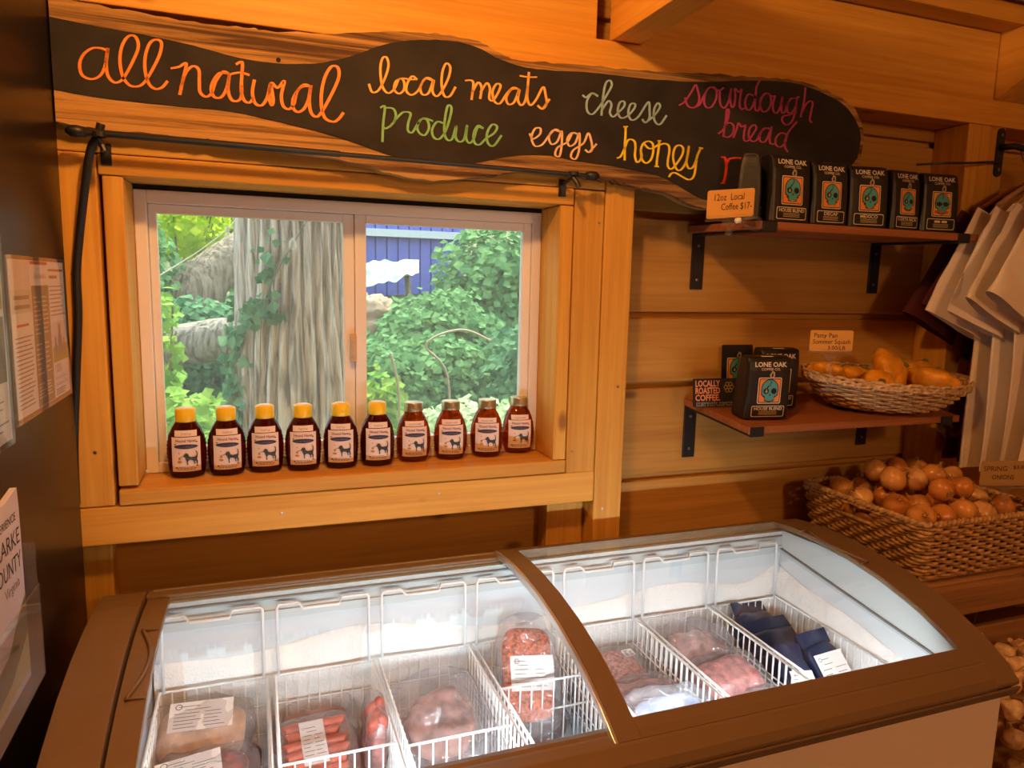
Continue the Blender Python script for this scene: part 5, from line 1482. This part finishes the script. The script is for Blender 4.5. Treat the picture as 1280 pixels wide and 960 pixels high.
# basket 2: sausages
sp = thing('sausage_pack', 'clear tray pack of seven orange sausages with a white label', 'sausage pack', (0.094, -0.392, 0.640), G_)
sp.rotation_euler = (0.34, 0.0, 0.06)
for k in range(7):
    y = -0.062 + k * 0.0205; L2 = 0.058 - .004 * abs(k - 3) * (k % 2)
    xo = 0.003 * sin(k * 2.3)
    pts = [(-L2 + xo, y - .002, 0.016), (-L2 + 0.006 + xo, y, 0.016), (-L2 * .4, y + .001, 0.017), (L2 * .4, y, 0.017), (L2 - 0.006 + xo, y, 0.016), (L2 + xo, y - .002, 0.016)]
    part(MB().tube(spline(pts, 3), [0.004] + [0.0102] * 14 + [0.004], 10), 'sausage', MEAT['saus'], sp, smooth=True)
mb = MB(); sticker(mb, 0.046, 0.094, 0.0285, 9, cx=-0.004, cy=0.016)
part(mb, 'label', LABW, sp)
part(pillow(MB(), 0.155, 0.168, 0.034, 3, 0.004, .5, 52, 22), 'plastic_bag', BAGF, sp, smooth=True)
st = thing('sausage_stick_bag', 'tall clear bag of red sausage links beside the tray pack', 'sausage pack', (0.198, -0.395, 0.616), G_)
st.rotation_euler = (0.25, 0.05, 0)
part(pillow(MB(), 0.036, 0.11, 0.115, 8, 0.006, .6), 'meat', MEAT['pink'], st, smooth=True)
for k, (dx, dy) in enumerate(((-.008, .02), (.009, .03), (0, .0), (.01, -.012), (-.009, -.02))):
    part(MB().tube([(dx, dy, .09), (dx, dy, .114), (dx * .8, dy, .126)], [.011, .012, .006], 9), 'link', MEAT['saus'], st, smooth=True)
part(pillow(MB(), 0.046, 0.125, 0.145, 9, 0.006, .6), 'plastic_bag', BAGF, st, smooth=True)
package('clear_bag', 'frosty clear bag of meat standing at the back of the sausage basket', 'meat package', (0.10, -0.272, 0.612), (0.55, 0, 0.1), (0.13, 0.09, 0.03), 'grey', None, BAGF2, 12, 0.008, G_)
# basket 3
package('clear_bag', 'large milky clear bag of frosted meat in the third basket', 'meat package', (0.338, -0.385, 0.640), (0.36, -0.10, 0.12), (0.135, 0.145, 0.05), 'grey', None, BAGF2, 15, 0.012, G_, e=.7, bagk=(1.3, 1.42, 1.45))
package('meat_package', 'small pink ground meat pack at the front rim below the milky bag', 'meat package', (0.335, -0.592, 0.615), (0.25, 0.0, 0.1), (0.13, 0.07, 0.04), 'pink', (0.05, 0.05, -0.055, 0.0), BAGF, 16, 0.004, G_)
# basket 4: big red pack standing
package('ground_meat_pack', 'upright red spiced ground meat pack with a big white label beside the lid divider', 'meat package', (0.540, -0.340, 0.705), (0.98, 0.10, -0.06), (0.112, 0.190, 0.040), 'spice', (0.098, 0.070, 0.004, 0.0), BAGF, 18, 0.003, G_, e=.42, bagk=(1.10, 1.25, 1.12))
package('clear_bag', 'small crumpled clear bag at the front of the red pack basket', 'plastic bag', (0.598, -0.600, 0.628), (0.3, 0, 0.3), (0.075, 0.07, 0.04), BAGF2, None, None, 43, 0.012, e=.7)
# basket 5
package('ground_meat_pack', 'pink ground meat pack at the back right of the lid divider', 'meat package', (0.765, -0.335, 0.640), (0.25, 0.05, 0.2), (0.15, 0.13, 0.045), 'ground', (0.03, 0.022, 0.05, 0.03), BAGF, 20, 0.006, G_)
package('ground_meat_pack', 'clear bag of pale meat pieces in the middle of the basket right of the divider', 'meat package', (0.778, -0.455, 0.645), (0.2, -0.1, -0.2), (0.14, 0.10, 0.045), 'grey', None, BAGF, 22, 0.010, G_)
package('clear_bag', 'bluish clear bag with white stickers against the front rim right of the divider', 'meat package', (0.772, -0.560, 0.672), (0.70, 0.05, 0.04), (0.16, 0.11, 0.03), mat('bluish_frost', (0.34, 0.38, 0.50), 0.4, noise_amt=0.3, nscale=20), (0.085, 0.045, -0.02, -0.012), BAGF2, 23, 0.005, G_)
# basket 6
package('meat_package', 'crumpled shiny clear bag of meat at the back of the sixth basket', 'meat package', (0.986, -0.325, 0.660), (0.42, 0.05, 0.08), (0.135, 0.105, 0.055), 'grey', None, BAGF2, 25, 0.014, G_, e=.7, bagk=(1.2, 1.18, 1.35))
package('meat_package', 'flat pink bacon-like meat pack in the middle of the sixth basket', 'meat package', (0.982, -0.456, 0.662), (0.24, -0.08, 0.06), (0.150, 0.105, 0.045), 'pink', None, BAGF, 26, 0.007, G_)
package('meat_package', 'pale meat pack with printed label at the front of the sixth basket', 'meat package', (0.980, -0.578, 0.650), (0.30, 0.05, 0.2), (0.15, 0.085, 0.045), 'fat', (0.075, 0.045, -0.03, -0.008), BAGF, 27, 0.006, G_)
# basket 7: navy bags leaning one behind the other
def navy(label, loc, rot, w, l, seed, lab=None):
    t = thing('navy_bag', label, 'frozen bag', loc, 'navy bags in the rightmost basket')
    t.rotation_euler = rot
    part(pillow(MB(), w, l, 0.03, seed, 0.006, .4), 'pouch', NAVY, t, smooth=True)
    fp = MB()
    fp.grid(lambda u, v: ((u - .5) * w * .98, l / 2 - .004 + 0.035 * v, 0.015 + 0.004 * sin(u * 9 + seed) * v), 12, 3)
    fp.grid(lambda u, v: ((u - .5) * w * .98, l / 2 - .004 + 0.035 * v, 0.0142 + 0.004 * sin(u * 9 + seed) * v), 12, 3)
    part(fp, 'sealed_flap', NAVY, t, smooth=True)
    if lab:
        mb = MB(); sticker(mb, lab[0], lab[1], 0.034, 6, cx=lab[2], cy=lab[3])
        part(mb, 'label', LABW, t)
navy('navy bag with a peaked flap at the back of the rightmost basket', (1.205, -0.283, 0.660), (0.85, 0.12, 0.25), 0.135, 0.12, 1)
navy('wide navy bag second from the back of the rightmost basket', (1.195, -0.362, 0.650), (0.62, -0.05, 0.02), 0.175, 0.12, 2)
navy('navy bag in the middle of the rightmost basket', (1.192, -0.440, 0.632), (0.45, -0.03, -0.02), 0.165, 0.13, 3)
navy('navy bag with large white label at the right of the rightmost basket', (1.236, -0.490, 0.668), (0.80, -0.05, 0.05), 0.088, 0.13, 4, (0.080, 0.078, 0.0, 0.0))
navy('narrow navy bag with white label beside the wire wall', (1.138, -0.505, 0.655), (0.75, 0.10, -0.05), 0.075, 0.13, 5, (0.062, 0.06, 0.0, 0.0))

# ------------------------------------------------------------------ outside the window
gm = mat('leaf_litter', (0.09, 0.10, 0.04), 0.9, noise_amt=0.6, nscale=5)
def gz(x, y):
    return 0.15 + max(0, y - 0.6) * 0.16 + 0.10 * max(0, y - 3.2) + 0.10 * noise.noise((x * .8, y * .8, 1)) * min(1, y)
gr = MB().grid(lambda u, v: (-7 + 16 * u, 0.06 + 13 * v ** 1.5, gz(-7 + 16 * u, 0.06 + 13 * v ** 1.5)), 60, 40)
tag(gr.build('ground_outside', gm, smooth=True), 'sloping leaf-littered bank outside the window', None, kind='structure')
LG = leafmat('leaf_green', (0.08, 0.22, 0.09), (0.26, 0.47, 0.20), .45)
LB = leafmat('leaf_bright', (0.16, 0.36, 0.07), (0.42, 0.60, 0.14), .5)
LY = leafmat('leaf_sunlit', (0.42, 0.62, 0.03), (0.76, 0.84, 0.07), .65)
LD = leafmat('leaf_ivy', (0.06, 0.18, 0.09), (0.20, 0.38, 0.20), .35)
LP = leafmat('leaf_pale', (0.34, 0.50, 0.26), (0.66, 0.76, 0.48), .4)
def leaves(mb, n, fn, size, rnd, aspect=.55):
    for _ in range(n):
        p_, nrm = fn(rnd)
        s = size * rnd.uniform(.6, 1.35)
        d = Vector((rnd.gauss(0, 1), rnd.gauss(0, 1), rnd.gauss(-.35, .7)))
        nrm = (Vector(nrm) + Vector((rnd.gauss(0, .5), rnd.gauss(0, .5), rnd.gauss(0, .5)))).normalized()
        d = (d - nrm * d.dot(nrm))
        if d.length < 1e-4: continue
        d.normalize()
        w = nrm.cross(d) * s * aspect
        i = len(mb.v)
        c = p_ + d * s * .45
        mb.v += [tuple(p_), tuple(c + w + nrm * s * .1), tuple(p_ + d * s), tuple(c - w + nrm * s * .1)]
        mb.f.append((i, i + 1, i + 2)); mb.m.append(0)
        mb.f.append((i, i + 2, i + 3)); mb.m.append(0)
def shrub(name, label, c, r, n, size, m, seed, cat='shrub', group='shrubs outside the window', stems=7, hollow=.55):
    rnd = random.Random(seed)
    g0_ = gz(c[0], c[1])
    t = thing(name, label, cat, (c[0], c[1], g0_), group)
    def fn(q):
        while True:
            v = Vector((q.uniform(-1, 1), q.uniform(-1, 1), q.uniform(-1, 1)))
            if hollow < v.length < 1: break
        lump = 1 + .25 * noise.noise(v * 2.2 + Vector((seed, 0, 0)))
        return Vector((c[0] + v.x * r[0] * lump, c[1] + v.y * r[1] * lump, c[2] + v.z * r[2] * lump)), (v.x, v.y - .7, v.z + .5)
    mb = MB(); leaves(mb, int(n * 1.9), fn, size * .74, rnd)
    o = mb.build('foliage', m); adopt(o, t); o['kind'] = 'stuff'
    sm = MB()
    for k in range(stems):
        a = rnd.uniform(0, 6.28)
        e = Vector((c[0] + r[0] * .7 * cos(a), c[1] + r[1] * .7 * sin(a), c[2] + r[2] * rnd.uniform(-.2, .7)))
        b0 = Vector((c[0] + .1 * cos(a) * r[0], c[1] + .1 * sin(a) * r[1], g0_ - 0.03))
        sm.tube(spline([b0, b0.lerp(e, .5) + Vector((0, 0, .08)), e], 4), [0.012] * 3 + [0.008] * 3 + [0.006] * 3, 5)
    adopt(sm.build('stems', TRK2), t)
    return t
def bark_mat(name, c1, c2):
    m, nt, b = newmat(name)
    N_, L_ = nt.nodes, nt.links
    tc = N_.new('ShaderNodeTexCoord'); mp = N_.new('ShaderNodeMapping'); mp.inputs['Scale'].default_value = (34, 34, 4)
    nz = N_.new('ShaderNodeTexNoise'); nz.inputs['Scale'].default_value = 1; nz.inputs['Detail'].default_value = 6; nz.inputs['Distortion'].default_value = .8
    L_.new(tc.outputs['Object'], mp.inputs[0]); L_.new(mp.outputs[0], nz.inputs['Vector'])
    rp = N_.new('ShaderNodeValToRGB'); rp.color_ramp.elements[0].position = .36; rp.color_ramp.elements[0].color = (*c1, 1)
    rp.color_ramp.elements[1].position = .58; rp.color_ramp.elements[1].color = (*c2, 1)
    L_.new(nz.outputs[0], rp.inputs[0]); L_.new(rp.outputs[0], b.inputs['Base Color'])
    bp = N_.new('ShaderNodeBump'); bp.inputs['Strength'].default_value = .9; bp.inputs['Distance'].default_value = .03
    L_.new(nz.outputs[0], bp.inputs['Height']); L_.new(bp.outputs[0], b.inputs['Normal'])
    b.inputs['Roughness'].default_value = .9
    return m
TRK = bark_mat('grey_bark', (0.17, 0.145, 0.12), (0.56, 0.50, 0.43)); TRK2 = bark_mat('brown_bark', (0.12, 0.09, 0.06), (0.34, 0.27, 0.19))
tr = thing('tree', 'thick grey furrowed tree trunk filling the left window pane', 'tree', (0.18, 1.80, gz(.18, 1.8)))
def trunk(u, v):
    z = gz(.18, 1.8) - .1 + 4.2 * v
    a = 2 * pi * u
    r = 0.235 + 0.16 * max(0, .9 - (z - .1)) ** 2 * .6 - 0.012 * z + 0.02
    ridge = 0.030 * (abs(sin(a * 15 + 1.6 * noise.noise((a * 2, z * 1.4, 0)) * 2 + z * .5)) ** .6) + 0.012 * noise.noise((cos(a) * 9, sin(a) * 9, z * 2.2))
    return (0.185 + 0.03 * z * .2 + (r + ridge) * cos(a), 1.82 + (r + ridge) * sin(a), z)
adopt(MB().grid(trunk, 420, 110, closeu=True).build('trunk', TRK, smooth=True), tr)
rnd = random.Random(3)
iv = MB()
def ivyfn(q):
    a = q.gauss(-3.0, .28); z = q.uniform(.35, 1.45) if q.random() < .93 else q.uniform(1.35, 1.75)
    if z > 1.35: a = q.gauss(-2.3 + (z - 1.35) * 1.0, .16)
    P0 = Vector(trunk(a / (2 * pi) % 1.0, (z - (gz(.18, 1.8) - .1)) / 4.2))
    n_ = Vector((cos(a), sin(a), .2))
    return P0 + n_ * q.uniform(.0, .05), n_
leaves(iv, 420, ivyfn, .048, rnd)
o = iv.build('ivy', LD); adopt(o, tr); o['kind'] = 'stuff'
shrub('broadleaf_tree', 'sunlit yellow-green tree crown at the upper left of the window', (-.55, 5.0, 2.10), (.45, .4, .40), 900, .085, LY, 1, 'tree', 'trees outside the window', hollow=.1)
shrub('broadleaf_tree', 'green tree crown high behind the grey trunk', (0.2, 9.9, 3.6), (2.4, 1.0, 1.8), 3200, .17, LB, 2, 'tree', 'trees outside the window', hollow=.2)
shrub('broadleaf_tree', 'darker green tree at the far left behind the sunlit crown', (-2.8, 7.0, 2.3), (1.6, 1.0, 2.2), 3200, .15, LG, 3, 'tree', 'trees outside the window', hollow=.2)
shrub('broadleaf_tree', 'light green tree crown behind the right window pane', (4.6, 6.2, 2.7), (1.6, 1.0, 1.7), 3800, .14, LB, 4, 'tree', 'trees outside the window', hollow=.2)
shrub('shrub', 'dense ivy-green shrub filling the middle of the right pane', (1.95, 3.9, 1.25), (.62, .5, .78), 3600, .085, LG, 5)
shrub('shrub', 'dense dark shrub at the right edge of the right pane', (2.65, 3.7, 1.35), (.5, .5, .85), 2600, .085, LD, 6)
shrub('shrub', 'leafy green shrub low in the right pane behind the jars', (1.05, 2.9, .80), (.65, .45, .42), 2600, .07, LG, 7)
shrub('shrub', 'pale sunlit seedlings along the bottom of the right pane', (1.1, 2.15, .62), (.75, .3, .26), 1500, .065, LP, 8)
shrub('shrub', 'bright yellow-green sapling beside the centre mullion', (0.62, 1.9, .75), (.16, .16, .34), 380, .06, LB, 9)
shrub('shrub', 'green undergrowth at the bottom of the left pane', (-0.35, 2.2, .62), (.42, .4, .36), 1700, .07, LB, 10)
shrub('shrub', 'dark bush behind the log pile at the left', (-1.15, 4.2, 1.55), (.62, .4, .72), 2200, .08, LG, 11)
shrub('shrub', 'hillside thicket behind the right-hand shrubs', (3.1, 4.6, 1.2), (1.0, .7, 1.0), 3000, .10, LG, 12)
shrub('shrub', 'thicket between the tree trunk and the blue shed', (.35, 5.2, 1.15), (.7, .5, .5), 1600, .09, LD, 13)
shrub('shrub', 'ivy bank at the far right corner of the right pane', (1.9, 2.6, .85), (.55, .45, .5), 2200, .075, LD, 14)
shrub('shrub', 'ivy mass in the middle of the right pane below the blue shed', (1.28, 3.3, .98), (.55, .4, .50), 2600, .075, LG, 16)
shrub('shrub', 'pale leafy undergrowth below the logs in the left pane', (-.15, 1.75, .50), (.38, .25, .32), 1200, .055, LB, 17)
shrub('shrub', 'ivy-covered mound behind the thick log', (-.45, 3.7, 1.05), (.55, .3, .36), 1300, .08, LD, 18)
shrub('shrub', 'fern-like pale sapling at the left edge of the left pane', (-.47, 2.5, 1.15), (.12, .12, .36), 130, .07, LB, 15)
LOGM = bark_mat('log_bark', (0.10, 0.085, 0.07), (0.30, 0.26, 0.21))
for k, (a, b_, r, lab) in enumerate((((-1.1, 3.25, 1.02), (0.0, 3.0, 1.20), .13, 'thick grey fallen log on the bank left of the trunk'), ((-1.0, 2.95, .78), (-.12, 2.85, .70), .09, 'short grey log lying below the thick one'), ((-.9, 2.6, .62), (.05, 2.62, .58), .06, 'thin pale log at the foot of the bank'))):
    a, b_ = Vector(a), Vector(b_)
    t = thing('log', lab, 'log', ((a + b_) / 2)[:], 'logs on the bank')
    pts = [a.lerp(b_, i / 10) for i in range(11)]
    rr = [r * (1 + .15 * noise.noise((i * .7, k, 0))) for i in range(11)]
    adopt(MB().tube(pts, rr, 16).build('bark', LOGM, smooth=True), t)
    adopt(MB().tube([b_, b_ + (b_ - a).normalized() * .012], [rr[-1] * .9, rr[-1] * .88], 16).build('cut_end', mat('cut_wood', (.5, .38, .25), .8)), t)
lt_ = thing('tree', 'brown leaning tree trunk at the far left behind the logs', 'tree', PY(205, 430, 4.5)[:])
adopt(MB().tube(spline([PY(190, 470, 4.5), PY(222, 400, 4.5), PY(262, 345, 4.6), PY(330, 300, 4.8)], 5), [.30] * 5 + [.22] * 5 + [.18] * 6, 16).build('trunk', TRK2, smooth=True), lt_)
rk_ = thing('boulder', 'brown boulder in the bank at the left of the right pane', 'boulder', (.95, 3.6, gz(.95, 3.6)))
adopt(pillow(MB(), .6, .45, .55, 5, .06, .8).build('rock', mat('brown_rock', (.36, .26, .17), .9, noise_amt=.4, nscale=9), smooth=True, loc=(.80, 3.75, .88)), rk_)
# blue shed
sd = thing('shed', 'blue corrugated shed at the top left of the right pane', 'shed', (1.5, 6.6, gz(1.5, 6.6)))
BLUE = mat('blue_metal', (0.10, 0.13, 0.50), .5)
for k in range(11):
    x = .92 + k * .125
    adopt(MB().box(x, x + .115, 6.3, 6.33, .9, 2.75).build('panel', BLUE, bevel=.008), sd)
adopt(MB().box(.9, 2.4, 6.2, 6.295, 2.03, 2.11).build('ledge', mat('pale_metal', (.50, .56, .60), .5)), sd)
adopt(MB().box(.9, 2.32, 6.34, 7.4, .6, 2.7).build('shed_body', BLUE), sd)
tp = thing('tarp', 'crumpled white-green plastic tarp in front of the blue shed', 'tarp', (1.15, 5.6, gz(1.15, 5.6)))
def tarp(u, v):
    q = PY(440 + 85 * u, 326 + 38 * v * (1 - .6 * u), 5.7 - .35 * v)
    return (q.x, q.y + .05 * sin(u * 14), q.z + .04 * noise.noise((u * 7, v * 6, 0)))
adopt(MB().grid(tarp, 40, 24).build('sheet', mat('tarp_plastic', (.42, .55, .53), .5), smooth=True), tp)
adopt(MB().tube([(1.0, 5.45, gz(1.0, 5.45)), (1.0, 5.6, 1.55)], .03, 8).tube([(1.5, 5.45, gz(1.5, 5.45)), (1.5, 5.6, 1.6)], .03, 8).build('support', TRK2), tp)
# dry twigs
for k, (pts, lab) in enumerate((([(.62, 1.55, .55), (.64, 1.6, 1.0), (.60, 1.6, 1.22)], 'pale bare twig rising by the centre mullion'), ([(1.0, 2.0, .55), (.98, 2.0, 1.05), (.86, 2.0, 1.22), (1.05, 2.0, 1.30), (1.22, 2.0, 1.24)], 'bent bare twig in the middle of the right pane'))):
    tag(MB().tube(spline(pts, 6), .006, 6).build('twig', mat('pale_twig', (.42, .36, .28), .8), smooth=True), lab, 'twig')
# string lights
YS = 1.25
lnp = [PY(x, y, YS) for (x, y) in ((150, 372), (202, 343), (250, 313), (280, 290), (301, 268), (340, 225))]
sl_ = thing('string_light', 'white string-light cord with glass bulbs crossing the left pane', 'string lights', lnp[2][:])
adopt(MB().tube(spline(lnp, 5), .0022, 6).build('cord', mat('white_cord', (.8, .82, .8), .5), smooth=True), sl_)
BULB = film('bulb_glass', (.95, .95, .92), 1.5, .02, haze=.25, hazecol=(.8, .8, .75))
for (x, y) in ((285, 299),):
    q = PY(x, y, YS)
    adopt(MB().lathe([(.004, .030), (.008, .024), (.0135, .012), (.0165, 0), (.0145, -.010), (.008, -.0165), (.002, -.018)], 18, c=q).build('bulb', BULB, smooth=True), sl_)
    adopt(MB().lathe([(.006, .026), (.0065, .042), (.004, .046)], 10, c=q).build('socket', mat('bulb_socket', (.6, .58, .5), .5)), sl_)
sl2 = thing('string_light', 'thin cord with a clear bulb hanging before the tree trunk', 'string lights', PY(366, 307, YS)[:])
q = PY(366, 307, YS)
adopt(MB().lathe([(.004, .030), (.008, .024), (.0135, .012), (.0165, 0), (.0145, -.010), (.008, -.0165), (.002, -.018)], 18, c=q).build('bulb', BULB, smooth=True), sl2)
adopt(MB().tube(spline([PY(420, 215, YS), PY(372, 296, YS), PY(340, 352, YS), PY(327, 400, YS), PY(325, 480, YS)], 5), .002, 6).build('cord', mat('dark_cord', (.1, .14, .13), .6), smooth=True), sl2)
